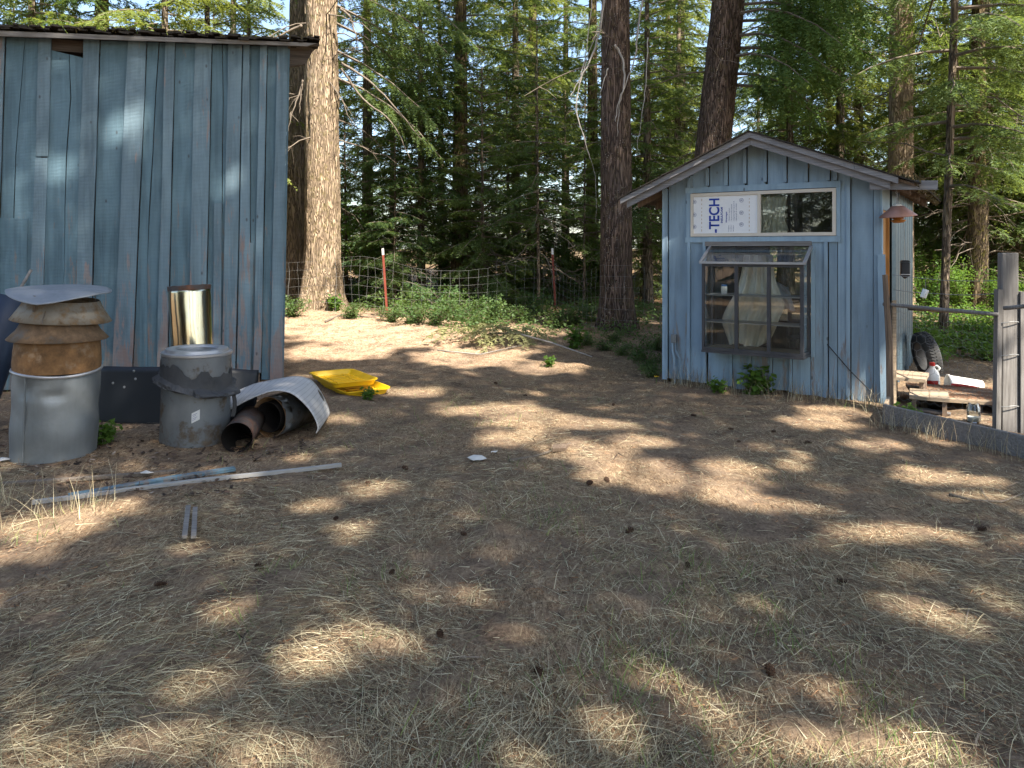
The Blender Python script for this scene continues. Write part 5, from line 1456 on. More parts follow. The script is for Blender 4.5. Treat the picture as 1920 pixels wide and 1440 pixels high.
# trees on the far side of the clearing, behind and left of the camera (they show in the window glass)
for kind, x, y, sc2 in (('tall', -9, -6, 1.1), ('mid', -6.5, -9, 1.2), ('light', -12, -3, 1.2), ('tall2', -14, -9, 1.1), ('tall', -3.5, -14, 1.1), ('mid', -10, -13, 1.2), ('light', -15, -14, 1.2), ('young', -8, -11.5, 1.2), ('young', -5, -7.5, 1.2), ('mid', -11, -8.5, 1.2), ('young', -10.5, -5, 1.2), ('light', -8, -16, 1.3), ('young', -13, -6, 1.3), ('mid', -5.5, -12, 1.2), ('tall', -12.5, -12, 1.1)):
    t = put_tree(kind, x, y, sc2)
    tag(t, 'fir at the clearing edge behind the photographer, mirrored in the shed windows', 'tree', 'firs mirrored in the windows')

# ------------------------------------------------------------------ the big trunks at the edge of the clearing
def big_tree(name, label, px, py, Y, width, h, bark, lean, flare, seed, live=(), dead=0, dead_to=6.0, dead_from=2.5, crown_from=7.5, nb=46, roots=5, mat_dead='dead_branch', rings=110, seg=56, ridge=0.055, open_side=2.0, needle='needles'):
    x = (px - 960) / FPX * Y
    g = Z(x, Y)
    root = empty(name, (x, Y, g), 0, label, 'tree')
    r0 = width / 2
    trunk_mesh(h, r0, r0 * 0.55, lean, flare, 0.38, rings, seg, seed, ridge, roots).build('trunk', MAT[bark], root, smooth=True)
    rs = np.random.RandomState(seed)
    fo = Foliage(); wd = MB()
    q = rs.rand() * 6
    for k in range(nb):
        z = crown_from + (h - crown_from) * (k + rs.rand()) / nb
        q += 2.4
        if math.cos(q - math.atan2(-0.8, 0.6)) > open_side: continue
        d = np.array([math.cos(q), math.sin(q), 0.05 + 0.1 * rs.randn()])
        p = np.array([lean[0] * z, lean[1] * z, z]) + d * np.array([1, 1, 0]) * r0 * 0.7
        fo.branch(p, d, rs.uniform(2.2, 3.6), 0.35, rs, wd, 0.32, 0.2, 0.3, 0.03, nl=0.11)
    for (z, q, L, el, droop, hang, dens) in live:      # low live boughs seen in the picture
        d = np.array([math.cos(q), math.sin(q), el])
        p = np.array([lean[0] * z, lean[1] * z, z]) + np.array([d[0], d[1], 0]) * r0 * 0.7
        fo.branch(p, d, L, droop, rs, wd, 0.34, dens, hang, 0.03, 0.18, nl=0.085)
    if dead: dead_branches(wd, rs, dead_from, dead_to, dead, r0, 1.7, lean)
    if wd.v: tag(wd.build('branches', MAT[mat_dead], root), kind='stuff')
    if fo.chunks: tag(fo.build('crown', MAT[needle], root), kind='stuff')
    return root, Vector((x, Y, g))

T1, t1p = big_tree('big_fir', 'huge sunlit brown fir trunk beside the barn', 606, 588, 15.9, 0.78, 19, 'bark_sun', (-0.006, 0.0), 0.62, 3,
    live=[(6.9, 0.15, 3.0, -0.15, 0.45, 0.5, 0.12), (6.2, 0.35, 2.8, -0.25, 0.5, 0.5, 0.12), (7.6, 0.05, 3.4, -0.2, 0.42, 0.45, 0.13), (5.6, 0.3, 2.6, -0.35, 0.4, 0.5, 0.12), (7.2, 0.6, 3.0, -0.2, 0.5, 0.5, 0.12), (6.6, 0.45, 3.0, -0.3, 0.4, 0.4, 0.13), (5.0, 0.2, 2.4, -0.3, 0.45, 0.45, 0.13), (7.3, 2.8, 1.8, 0.0, 0.35, 0.5, 0.15)],
    dead=16, dead_from=3.0, dead_to=8.0, roots=4, open_side=0.1, ridge=0.10)
T1b, _ = big_tree('brown_fir', 'brown fir trunk half hidden between barn and huge trunk', 553, 575, 17.6, 0.50, 18, 'bark_grey', (0.012, 0.0), 0.35, 5, dead=14, crown_from=8.5, nb=36)
T2, t2p = big_tree('dark_fir', 'dark red brown fir trunk with pale hanging dead branches beside shed', 1156, 612, 13.25, 0.58, 18, 'bark_red', (-0.003, 0), 0.50, 8, dead=8, dead_from=4.2, dead_to=7.5, crown_from=8.0, nb=40)
T3, t3p = big_tree('leaning_fir', 'leaning dark fir trunk behind the shed roof with drooping boughs', 1302, 600, 13.9, 0.70, 18, 'bark_red', (0.105, 0.0), 0.35, 9,
    live=[(6.0, -0.45, 2.1, 0.1, 0.55, 0.95, 0.075), (5.4, -0.7, 1.7, 0.05, 0.6, 1.0, 0.075), (5.2, -0.25, 2.2, 0.05, 0.5, 0.95, 0.075), (4.7, -0.5, 1.5, 0.0, 0.55, 0.9, 0.08), (6.4, -0.15, 2.9, 0.0, 0.45, 0.8, 0.08), (6.3, 0.3, 3.2, 0.0, 0.4, 0.7, 0.1), (6.8, -0.7, 2.4, 0.0, 0.45, 0.8, 0.1), (5.8, -0.9, 1.9, 0.1, 0.6, 1.0, 0.06), (5.7, -0.3, 2.6, 0.1, 0.5, 1.0, 0.06), (5.0, -0.9, 1.5, 0.1, 0.6, 1.0, 0.06), (6.3, -0.5, 2.6, 0.1, 0.5, 0.9, 0.06), (4.5, -0.2, 1.7, 0.05, 0.5, 0.9, 0.07)],
    dead=12, dead_from=3.0, dead_to=7.0, crown_from=8.0, nb=40, needle='needles_mid')
T4, _ = big_tree('grey_fir', 'sunlit grey fir trunk rising behind the shed eave', 1688, 590, 16.2, 0.54, 18, 'bark_sun', (0.004, 0), 0.5, 12,
    live=[(7.2, -1.0, 2.6, 0.0, 0.4, 0.6, 0.12), (7.6, -0.3, 3.2, 0.0, 0.35, 0.5, 0.12), (6.6, 0.2, 3.2, -0.05, 0.35, 0.4, 0.12), (6.9, -2.2, 2.6, 0.0, 0.4, 0.6, 0.12)], dead=46, dead_from=2.6, dead_to=8.0, crown_from=8.0, nb=40, open_side=0.2)
T5, _ = big_tree('slender_fir', 'slender dark leaning trunk beyond the chicken wire fence', 1768, 655, 12.4, 0.14, 14, 'bark_grey', (0.035, 0.0), 0.35, 14,
    live=[(4.6, -0.3, 2.0, 0.0, 0.3, 0.35, 0.12), (4.0, 0.4, 1.8, 0.05, 0.3, 0.35, 0.12), (5.2, -1.2, 2.0, 0.0, 0.3, 0.4, 0.12), (5.0, 0.9, 2.2, 0.0, 0.3, 0.3, 0.12), (3.4, -0.8, 1.7, 0.05, 0.3, 0.35, 0.1), (3.0, 0.1, 1.6, 0.05, 0.3, 0.35, 0.1), (4.3, -2.2, 1.8, 0.05, 0.3, 0.35, 0.1), (5.6, -0.6, 2.4, 0.0, 0.3, 0.4, 0.1), (4.9, 3.0, 1.8, 0.0, 0.3, 0.4, 0.1), (2.6, -1.6, 1.3, 0.05, 0.3, 0.3, 0.1), (4.8, -1.4, 2.0, 0.05, 0.35, 0.4, 0.09), (4.2, -1.9, 1.8, 0.05, 0.35, 0.4, 0.09), (3.6, -1.2, 1.5, 0.05, 0.35, 0.35, 0.09), (5.3, -1.8, 2.2, 0.05, 0.35, 0.4, 0.09), (3.1, -2.0, 1.3, 0.05, 0.3, 0.35, 0.09), (3.7, 2.4, 1.5, 0.05, 0.3, 0.3, 0.1)], dead=5, dead_from=1.8, dead_to=6, crown_from=6.0, nb=34, rings=60, seg=24)

# pale dead branches hanging on the dark trunk, and the hooked ones on the huge trunk
def hung(root, org, lines, Y, mat):
    for pts, w in lines:
        P = [at(a, b, Y) - org for a, b in pts]
        out = []
        for k in range(len(P) - 1):
            p0, p1, p2, p3 = P[max(0, k - 1)], P[k], P[k + 1], P[min(len(P) - 1, k + 2)]
            for t in (0, 0.2, 0.4, 0.6, 0.8):
                c = 0.5 * ((2 * p1) + (p2 - p0) * t + (2 * p0 - 5 * p1 + 4 * p2 - p3) * t * t + (3 * p1 - p0 - 3 * p2 + p3) * t ** 3)
                out.append(c + Vector((0.010 * math.sin(9 * k + 20 * t), 0.04 * math.sin(2 * k + 2 * t), 0)))
        out.append(P[-1])
        n = len(out)
        MB().tube(out, [w * (1 - 0.75 * i / (n - 1)) for i in range(n)], 6).build('dead_branch', MAT[mat], root, smooth=True)
hung(T2, t2p, [([(1134, -20), (1126, 50), (1108, 110), (1086, 150), (1070, 180)], 0.026), ([(1153, 84), (1168, 110), (1170, 160), (1160, 190), (1154, 228)], 0.024),
    ([(1208, -20), (1196, 60), (1190, 110), (1170, 165), (1162, 200), (1157, 256)], 0.018), ([(1215, 70), (1212, 150), (1204, 210), (1192, 290)], 0.012), ([(1140, 128), (1130, 160), (1122, 190)], 0.012),
    ([(1112, -20), (1100, 90), (1080, 200), (1096, 260), (1108, 300)], 0.010), ([(1126, 40), (1095, 130), (1082, 210), (1115, 330), (1118, 420)], 0.009)], 12.86, 'pale_twig')
hung(T1, t1p, [([(638, 16), (655, 30), (664, 55), (672, 78)], 0.03), ([(568, 150), (560, 175), (548, 215), (540, 250)], 0.022), ([(567, 158), (563, 180), (562, 215)], 0.018),
    ([(640, 118), (690, 150), (740, 200), (790, 262)], 0.03), ([(640, 128), (680, 185), (735, 230), (770, 300)], 0.026), ([(566, 48), (545, 55), (520, 70), (500, 72)], 0.035)], 15.45, 'dead_branch')

# ------------------------------------------------------------------ broad-leaved shrubs
def leaf_cloud(rs, centers, rad, n, size, flat=0.5):
    c = centers[rs.randint(0, len(centers), n)]
    v = rs.randn(n, 3); v /= np.linalg.norm(v, axis=1)[:, None]
    p = c + v * (rad * rs.rand(n) ** 0.5)[:, None]
    a = rs.randn(n, 3); a[:, 2] *= flat; a[:, 2] -= 0.15; a /= np.linalg.norm(a, axis=1)[:, None]
    up = rs.randn(n, 3) * 0.5; up[:, 2] += 1
    b = np.cross(a, up); b /= np.linalg.norm(b, axis=1)[:, None]
    nn = np.cross(b, a)
    s = size * (0.6 + 0.8 * rs.rand(n))[:, None]
    v0 = p; v1 = p + a * s * 0.45 + b * s * 0.32 + nn * s * 0.08; v2 = p + a * s; v3 = p + a * s * 0.45 - b * s * 0.32 + nn * s * 0.08
    V = np.stack([v0, v1, v2, v3], 1).reshape(-1, 3)
    i = np.arange(n) * 4
    F = np.concatenate([np.stack([i, i + 1, i + 2], 1), np.stack([i, i + 2, i + 3], 1)])
    return V, F

def make_shrub(name, seed, h, w, nst, nleaf, size, mat, rad=0.22):
    rs = np.random.RandomState(seed)
    root = empty(name); mb = MB(); cen = []
    for k in range(nst):
        q = rs.rand() * 6.28; l = h * (0.6 + 0.4 * rs.rand()); o = w * (0.3 + 0.7 * rs.rand())
        pts = [np.array([0.06 * math.cos(q), 0.06 * math.sin(q), -0.05])]
        for t in (0.35, 0.7, 1.0):
            pts.append(np.array([math.cos(q) * o * t ** 1.4, math.sin(q) * o * t ** 1.4, l * t * (1.15 - 0.15 * t)]) + rs.randn(3) * 0.03)
            if t > 0.3: cen.append(pts[-1]); cen.append((pts[-1] + pts[-2]) / 2)
        mb.tube([tuple(p) for p in pts], [0.012 * h ** 0.5, 0.009 * h ** 0.5, 0.006 * h ** 0.5, 0.003], 5, False)
    mb.build('stems', MAT['dead_branch'], root)
    V, F = leaf_cloud(rs, np.array(cen), rad, nleaf, size)
    V[:, 2] = np.maximum(V[:, 2], 0.0)
    np_mesh('leaves', V, F, MAT[mat], root)
    return root
SH = {'tallshrub': make_shrub('tall_shrub', 51, 2.3, 0.9, 11, 2600, 0.085, 'leaf', 0.33),
      'lowshrub': make_shrub('low_shrub', 52, 0.42, 0.5, 16, 1100, 0.055, 'low_leaf', 0.16),
      'lowshrub2': make_shrub('low_shrub', 53, 0.30, 0.55, 18, 900, 0.05, 'leaf', 0.13),
      'plant': make_shrub('leafy_plant', 54, 0.30, 0.17, 9, 240, 0.075, 'leaf', 0.08)}
used_s = set()
def put_shrub(kind, x, y, s, label, group, cat='shrub', name=None):
    rng = random.Random(int(x * 531 + y * 117) + 5)
    t = SH[kind] if kind not in used_s else copy_tree(SH[kind])
    used_s.add(kind)
    if name: t.name = name
    t.location = (x, y, Z(x, y) - 0.02); t.rotation_euler = (0, 0, rng.uniform(0, 6.28)); t.scale = (s, s, s * rng.uniform(0.85, 1.1))
    tag(t, label, cat, group)
def px_shrub(kind, px, Y, s, *a, **k): put_shrub(kind, (px - 960) / FPX * Y, Y, s, *a, **k)
for px, Y, s in [(688, 18.2, 1.05), (745, 19.4, 1.0), (700, 22.5, 1.1), (1090, 20.0, 0.9), (1130, 21.5, 0.8), (835, 22.5, 0.9)]:
    px_shrub('tallshrub', px, Y, s, 'bright leafy shrub growing among the forest trunks', 'bright shrubs in the forest')
for px, Y, s in [(1745, 14.5, 0.5), (1800, 15.4, 0.55), (1862, 15.2, 0.5), (1905, 13.4, 0.5), (1728, 17.5, 0.7)]:
    px_shrub('tallshrub', px, Y, s, 'bright leafy shrub growing beyond the chicken wire yard', 'bright shrubs beyond the yard')
for px, Y, s in [(660, 14.6, 0.75), (735, 14.3, 0.7), (775, 14.0, 0.9), (818, 13.8, 0.85), (860, 14.3, 1.0), (890, 13.6, 0.8), (925, 14.3, 1.0), (985, 14.2, 0.8), (1045, 13.7, 0.95), (1075, 14.0, 0.9), (830, 15.2, 1.2), (760, 15.0, 1.1), (900, 15.6, 1.2), (1000, 15.6, 1.0), (545, 14.8, 0.9), (1105, 14.5, 0.9)]:
    px_shrub('lowshrub', px, Y, s, 'low green undergrowth bush along the wire fence', 'undergrowth bushes along the fence')
for px, Y, s in [(1135, 11.6, 0.5), (1165, 11.2, 0.45), (1200, 10.9, 0.55), (1215, 10.2, 0.5), (1228, 11.6, 0.6), (1150, 12.2, 0.5), (1100, 12.0, 0.45), (1222, 9.75, 0.42)]:
    px_shrub('lowshrub', px, Y, s, 'low dark bush between dark trunk and shed corner', 'bushes left of the shed')
for px, Y, s in [(1740, 12.0, 1.0), (1765, 11.6, 1.0), (1790, 12.5, 1.2), (1815, 11.8, 1.1), (1840, 12.4, 1.2), (1860, 11.6, 1.1), (1890, 12.0, 1.2), (1725, 12.8, 1.1), (1805, 13.5, 1.3), (1870, 13.5, 1.3), (1925, 11.5, 1.2), (1755, 10.8, 0.8), (1850, 10.9, 0.9)]:
    px_shrub('lowshrub2', px, Y, s, 'sunlit low green bush beyond the yard', 'sunlit bushes beyond the yard')
for px, py, s, lab in [(1080, 664, 1.1, 'upright bright green plant alone in the dirt before the fence'), (1418, 738, 1.25, 'dark leafy plant growing under the garden window'), (1345, 738, 0.7, 'small low plant at the foot of the shed wall'), (1030, 690, 0.6, 'small green tuft plant on the bare ground left of shed'), (628, 604, 1.2, 'leafy green plant at the foot of the huge trunk'), (690, 752, 0.55, 'small broad leaved weed beside the yellow tray'), (563, 790, 0.8, 'green weed in front of the curled ruled sheet'), (1440, 735, 0.7, 'small plant right of the dark leafy plant under window'), (745, 605, 1.0, 'yellow green plant at the fence post foot'), (1700, 790, 0.7, 'weed growing inside the timber border'), (200, 832, 0.7, 'green weed between chimney stack and black sheet')]:
    p = on_ground(px, py, 0.15 if py < 650 else 0.0)
    put_shrub('plant', p.x, p.y, s, lab, None, 'plant')

# ------------------------------------------------------------------ fallen branches and sticks, cones
def fallen():
    rs = np.random.RandomState(8)
    p0, p1 = on_ground(918, 640, 0.12), on_ground(1110, 668, 0.12)
    root = empty('fallen_bough', (p0.x, p0.y, Z(p0.x, p0.y)), 0, 'fallen fir bough with drying needles on sunlit ground', 'branch')
    d = p1 - p0
    MB().tube([(0, 0, 0.10), tuple(d * 0.3 + Vector((0, 0, 0.16))), tuple(d * 0.65 + Vector((0, 0, 0.08))), tuple(d + Vector((0, 0, -0.04)))], [0.018, 0.016, 0.013, 0.008], 7).build('stem', MAT['pale_twig'], root, smooth=True)
    fo = Foliage()
    for k in range(18):
        q = rs.uniform(0, 6.28); c = np.array([rs.uniform(-0.45, 0.5), rs.uniform(-0.35, 0.2), rs.uniform(0.10, 0.30)])
        fo.branch(c, np.array([math.cos(q), math.sin(q) * 0.6, 0.05]), rs.uniform(0.4, 0.8), 0.3, rs, None, 0.45, 0.08, 0.15, nl=0.06)
    T = np.concatenate(fo.chunks, 0); 
    g = zt(T[..., 0] + p0.x, T[..., 1] + p0.y) - Z(p0.x, p0.y)
    T[..., 2] = np.maximum(T[..., 2], g + 0.01)
    np_mesh('needles', T.reshape(-1, 3), np.arange(len(T) * 3).reshape(-1, 3), MAT['dry_needles'], root)
    def stick(pts, w, label, mat='twig', z0=0.0):
        P = []
        for a, b in pts:
            p = on_ground(a, b, z0); P.append(Vector((p.x, p.y, Z(p.x, p.y) + w)))
        tag(MB().tube(P, [w * (1 - 0.6 * i / (len(P) - 1)) for i in range(len(P))], 6).build('stick', MAT[mat], None, smooth=True), label, 'stick')
    stick([(610, 612), (640, 604), (680, 606), (705, 606)], 0.022, 'long bare stick lying on the sunlit bank near the huge trunk', 'twig', 0.2)
    stick([(955, 870), (1000, 862), (1045, 848), (1070, 838)], 0.013, 'dark bent stick lying beside the paper scrap', 'dead_branch')
    stick([(1780, 930), (1830, 942), (1880, 943), (1920, 928)], 0.013, 'dark forked stick on the dry ground below the timber border', 'dead_branch')
    stick([(1838, 918), (1846, 930), (1856, 943)], 0.008, 'short dark twig touching the forked stick', 'dead_branch')
    stick([(790, 938), (830, 944), (880, 946)], 0.006, 'thin dark twig lying in straw below the paper scrap', 'dead_branch')
    stick([(1085, 628), (1100, 610)], 0.012, 'short pale stick propped in the undergrowth', 'pale_twig', 0.2)
    stick([(820, 655), (900, 660), (990, 650)], 0.012, 'thin pale stick lying along the fallen bough', 'pale_twig', 0.1)
    # pine cones
    mb = MB()
    for r_ in range(6):
        for k in range(7):
            q = 2 * math.pi * (k + 0.5 * (r_ % 2)) / 7; rr = 0.017 * math.sin(math.pi * (r_ + 1.2) / 7.4)
            z = -0.035 + 0.07 * r_ / 5
            c = Vector((rr * math.cos(q), rr * math.sin(q), z)); o = Vector((math.cos(q), math.sin(q), 0.5)) * 0.012; s = Vector((-math.sin(q), math.cos(q), 0)) * 0.008
            mb.add([c - s, c + s, c + o + s * 0.5, c + o - s * 0.5], [[0, 1, 2, 3]])
    mb.lathe([(0.001, -0.042), (0.012, -0.03), (0.016, 0), (0.011, 0.025), (0.001, 0.04)], 8)
    rng = random.Random(9)
    first = None
    spots = [(485, 1080), (735, 1075), (825, 1188), (1105, 905), (1138, 903), (1105, 908), (1370, 806), (1450, 812), (1515, 830), (1385, 832), (630, 975), (930, 720), (1010, 1262), (1445, 1262), (690, 905), (760, 880), (870, 1005), (1290, 1060), (1840, 1000), (1580, 1090), (300, 1110), (1180, 1000), (985, 745), (1150, 760), (1300, 780)]
    for px, py in spots:
        p = on_ground(px, py)
        if first is None: o = first = mb.build('pine_cone', MAT['cone'], None)
        else: o = first.copy(); col.objects.link(o)
        o.location = (p.x, p.y, Z(p.x, p.y) + 0.018)
        o.rotation_euler = (R(90) + rng.uniform(-0.3, 0.3), rng.uniform(0, 3), rng.uniform(0, 6.28))
        s = rng.uniform(0.45, 0.75); o.scale = (s, s, s)
        tag(o, 'small dark brown pine cone lying in the dry litter', 'pine cone', 'pine cones scattered on the ground')
fallen()

# ------------------------------------------------------------------ straw, needle litter, green blades (uncountable)
def vnoise(x, y, s, seed):
    rs = np.random.RandomState(seed); G = rs.rand(64, 64)
    u, v = x * s + 100, y * s + 100
    i, j = np.floor(u).astype(int), np.floor(v).astype(int); f, g = u - i, v - j
    f = f * f * (3 - 2 * f); g = g * g * (3 - 2 * g)
    a = G[i % 64, j % 64]; b = G[(i + 1) % 64, j % 64]; c = G[i % 64, (j + 1) % 64]; d = G[(i + 1) % 64, (j + 1) % 64]
    return (a * (1 - f) + b * f) * (1 - g) + (c * (1 - f) + d * f) * g

def inside_building(x, y, m=0.0):
    out = np.zeros(len(x), bool)
    for fr, x0, x1, y0, y1 in ((BF, -6.1, 0.02, 0.02, 3.5), (SF, -0.02, SW, 0.0, SD)):
        dx, dy = x - fr.o.x, y - fr.o.y
        lx = dx * fr.x.x + dy * fr.x.y; ly = dx * fr.y.x + dy * fr.y.y
        out |= (lx > x0 - m) & (lx < x1 + m) & (ly > y0 - m) & (ly < y1 + m)
    return out

def scatter(rs, n, y0, y1, power, keep):
    X, Y = [], []; tot = 0
    while tot < n:
        y = y0 * (y1 / y0) ** (rs.rand(n) ** power)
        x = (rs.rand(n) * 2 - 1) * (0.73 * y + 0.5)
        k = (rs.rand(n) < keep(x, y)) & ~inside_building(x, y)
        X.append(x[k]); Y.append(y[k]); tot += k.sum()
    return np.concatenate(X)[:n], np.concatenate(Y)[:n]

def straw_density(x, y):
    a = vnoise(x, y, 0.85, 1); b = vnoise(x, y, 2.6, 2); c = vnoise(x, y, 7.0, 5)
    d = np.clip((0.38 * a + 0.40 * b + 0.22 * c - 0.47) * 9, 0.03, 1)
    d = d * np.where(y > 9.5, np.clip((12.0 - y) / 2.5, 0.03, 1), 1)
    d = d * np.where((y > 5.9) & (x < -1.8), 0.25, 1)
    # bare trodden dirt in the right foreground
    d = d * (1 - 0.8 * np.exp(-(((x - 1.2) / 0.75) ** 2 + ((y - 2.75) / 0.42) ** 2)))
    return d

def blades(name, n, y0, y1, power, keep, lmin, lmax, wid, mat, kind_label, cat, seed, lift, seg=3, curve=0.5, bias=None, upright=0.0, colfn=None):
    rs = np.random.RandomState(seed)
    x, y = scatter(rs, n, y0, y1, power, keep)
    L = lmin + (lmax - lmin) * rs.rand(n) ** 1.8
    q = rs.rand(n) * 2 * np.pi
    if bias is not None:
        field = vnoise(x, y, 0.9, seed + 9) * 5.0
        q = np.where(rs.rand(n) < 0.6, field + rs.randn(n) * 0.5, q)
    cv = rs.randn(n) * curve
    base = rs.rand(n) ** 2 * lift
    arc = rs.rand(n) ** 2 * 0.16
    pts = []; px, py = x.copy(), y.copy(); ang = q
    for k in range(seg + 1):
        t = k / seg
        if k:
            horiz = np.cos(upright * (0.6 + 0.5 * rs.rand(n))) if upright else 1.0
            px = px + np.cos(ang) * L / seg * horiz; py = py + np.sin(ang) * L / seg * horiz; ang = ang + cv / seg
        h = base + arc * L * math.sin(math.pi * min(1, t)) + (L * t * upright * 0.8 if np.isscalar(upright) else 0)
        pts.append(np.stack([px, py, zt(px, py) + 0.006 + h], 1))
    V = np.zeros((n, (seg + 1) * 2, 3))
    roll = rs.randn(n) * 0.7
    for k in range(seg + 1):
        d = pts[min(k + 1, seg)] - pts[max(k - 1, 0)]; d /= np.linalg.norm(d, axis=1)[:, None] + 1e-9
        s = np.stack([-d[:, 1], d[:, 0], np.tan(roll) * 0.5], 1); s /= np.linalg.norm(s, axis=1)[:, None]
        w = wid * (0.4 + 1.3 * rs.rand(n) ** 1.6) if k == 0 else w
        ww = (w * (1 - 0.6 * k / seg))[:, None] * 0.5
        V[:, 2 * k] = pts[k] - s * ww; V[:, 2 * k + 1] = pts[k] + s * ww
    nv = (seg + 1) * 2
    b = (np.arange(n) * nv)[:, None]
    F = np.concatenate([b + np.array([[2 * k, 2 * k + 1, 2 * k + 3, 2 * k + 2]]) for k in range(seg)])
    a = rs.rand(n) if colfn is None else colfn(x, y, rs)
    o = np_mesh(name, V.reshape(-1, 3), F, mat, None, np.repeat(a, nv))
    tag(o, kind_label, cat, None, 'stuff')

blades('dry_straw', 31000, 1.75, 11.5, 0.95, straw_density, 0.04, 0.32, 0.0018, MAT['straw'], 'dry pale straw matted over the dirt ground', 'straw', 101, 0.03, 3, 0.26, True)
def chaff_density(x, y):
    d = np.clip((0.5 * vnoise(x, y, 0.8, 1) + 0.32 * vnoise(x, y, 2.4, 2) + 0.3 * vnoise(x, y, 6.5, 51) - 0.44) * 5, 0.10, 1)
    d = d * np.where(y > 10.5, np.clip((13.5 - y) / 3, 0.1, 1), 1) * np.where((y > 5.7) & (x < -1.8), 0.35, 1)
    return d * (1 - 0.7 * np.exp(-(((x - 1.2) / 0.7) ** 2 + ((y - 2.75) / 0.4) ** 2)))
blades('straw_chaff', 105000, 1.75, 13.0, 0.92, chaff_density, 0.02, 0.11, 0.0026, MAT['straw'], 'short broken straw bits matted into the soil', 'straw', 104, 0.012, 1, 0.2, True)
blades('fallen_needles', 62000, 1.75, 15.0, 0.8, lambda x, y: np.where(y > 6, 1.0, 0.75), 0.015, 0.055, 0.0030, MAT['litter'], 'reddish brown fallen needles covering the ground', 'needle litter', 102, 0.006, 1, 0.3)
blades('twig_litter', 1500, 1.9, 15.0, 0.85, lambda x, y: np.where(y > 5, 1.0, 0.5), 0.03, 0.20, 0.007, m_attr('dark_twigs', [(0.0, (0.03, 0.02, 0.015)), (0.6, (0.11, 0.075, 0.05)), (1.0, (0.26, 0.21, 0.16))], 0.9), 'small dark twigs and bark bits scattered over the ground', 'twigs', 105, 0.01, 2, 0.5)
def green_keep(x, y):
    d = np.clip((vnoise(x, y, 1.1, 31) - 0.62) * 6, 0, 1) * np.clip((vnoise(x, y, 5, 32) - 0.4) * 3, 0, 1)
    d = np.maximum(d, 0.8 * np.exp(-(((x + 1.9) / 0.5) ** 2 + ((y - 6.1) / 0.35) ** 2)) * (vnoise(x, y, 6, 33) > 0.45))
    d = np.maximum(d, 0.7 * np.exp(-(((x - 0.95) / 0.5) ** 2 + ((y - 3.95) / 0.35) ** 2)) * (vnoise(x, y, 6, 34) > 0.4))
    return np.clip(d, 0.004, 1)
blades('green_grass', 2200, 1.9, 10.0, 0.9, green_keep, 0.04, 0.13, 0.0036, MAT['grass'], 'sparse thin green grass blades among the straw', 'grass', 103, 0.004, 3, 0.8, None, 0.9)
# tall dry stems standing against the shed, border and barn scrap
def dry_tufts():
    rs = np.random.RandomState(15)
    spots = []
    for k in range(60): spots.append(SF.w(rs.uniform(0.2, 2.6), -rs.uniform(0.05, 0.45)))
    for k in range(40):
        t = rs.rand(); p0, p1 = Vector((3.63, 7.24, 0)), Vector((4.66, 5.0, 0)); spots.append(p0 + (p1 - p0) * t + Vector((-0.08 - 0.1 * rs.rand(), -0.05, 0)))
    for k in range(24): spots.append(Vector((rs.uniform(-3.6, -2.6), rs.uniform(4.5, 5.0), 0)))
    V, F, A = [], [], []
    for p in spots:
        for b in range(rs.randint(5, 14)):
            q = rs.rand() * 6.28; l = rs.uniform(0.08, 0.34); x, y = p.x + rs.randn() * 0.05, p.y + rs.randn() * 0.05
            out = rs.uniform(0.2, 1.0); s = np.array([-math.sin(q), math.cos(q), 0]) * 0.0018; c0 = rs.rand()
            o = len(V)
            for k in range(4):
                t = k / 3; pt = np.array([x + math.cos(q) * l * out * t ** 1.6, y + math.sin(q) * l * out * t ** 1.6, Z(x, y) - 0.01 + l * (t - 0.35 * out * t * t)])
                V += [pt - s * (1 - 0.7 * t), pt + s * (1 - 0.7 * t)]; A += [c0, c0]
            F += [[o + 2 * k, o + 2 * k + 1, o + 2 * k + 3, o + 2 * k + 2] for k in range(3)]
    tag(np_mesh('dry_grass_tufts', np.array(V), np.array(F), MAT['straw'], None, np.array(A)), 'dry standing grass stems along shed foot and timber border', 'dry grass', None, 'stuff')
dry_tufts()
# dark bark chips and crumbled wood in front of the barn scrap
def mulch():
    rs = np.random.RandomState(18)
    n = 5200
    x = rs.uniform(-5.2, -1.5, n); y = rs.uniform(5.0, 8.6, n)
    k = (vnoise(x, y, 1.4, 81) > 0.36) & ~inside_building(x, y, 0.02) & (rs.rand(n) < np.clip(1.25 - np.abs(y - 5.7) / 2.6, 0.15, 1)) & (x < -1.6 + 0.25 * (6 - y))
    x, y = x[k], y[k]; n = len(x)
    q = rs.rand(n) * 6.28; l = 0.006 + 0.018 * rs.rand(n) ** 2; w = l * (0.25 + 0.4 * rs.rand(n))
    z = zt(x, y) + 0.004 + 0.018 * rs.rand(n)
    a = np.stack([np.cos(q), np.sin(q), rs.randn(n) * 0.25], 1) * l[:, None]; b = np.stack([-np.sin(q), np.cos(q), rs.randn(n) * 0.25], 1) * w[:, None]; c = np.stack([x, y, z], 1)
    V = np.stack([c - a - b, c + a - b, c + a + b, c - a + b], 1).reshape(-1, 3)
    i = np.arange(n) * 4
    m = m_attr('dark_bark_chips', [(0.0, (0.025, 0.018, 0.014)), (0.6, (0.075, 0.048, 0.034)), (0.9, (0.16, 0.10, 0.065)), (1.0, (0.26, 0.22, 0.18))], 0.9)
    tag(np_mesh('bark_chips', V, np.stack([i, i + 1, i + 2, i + 3], 1), m, None, np.repeat(rs.rand(n), 4)), 'dark bark chips scattered in front of the barn pipes', 'bark chips', None, 'stuff')
mulch()
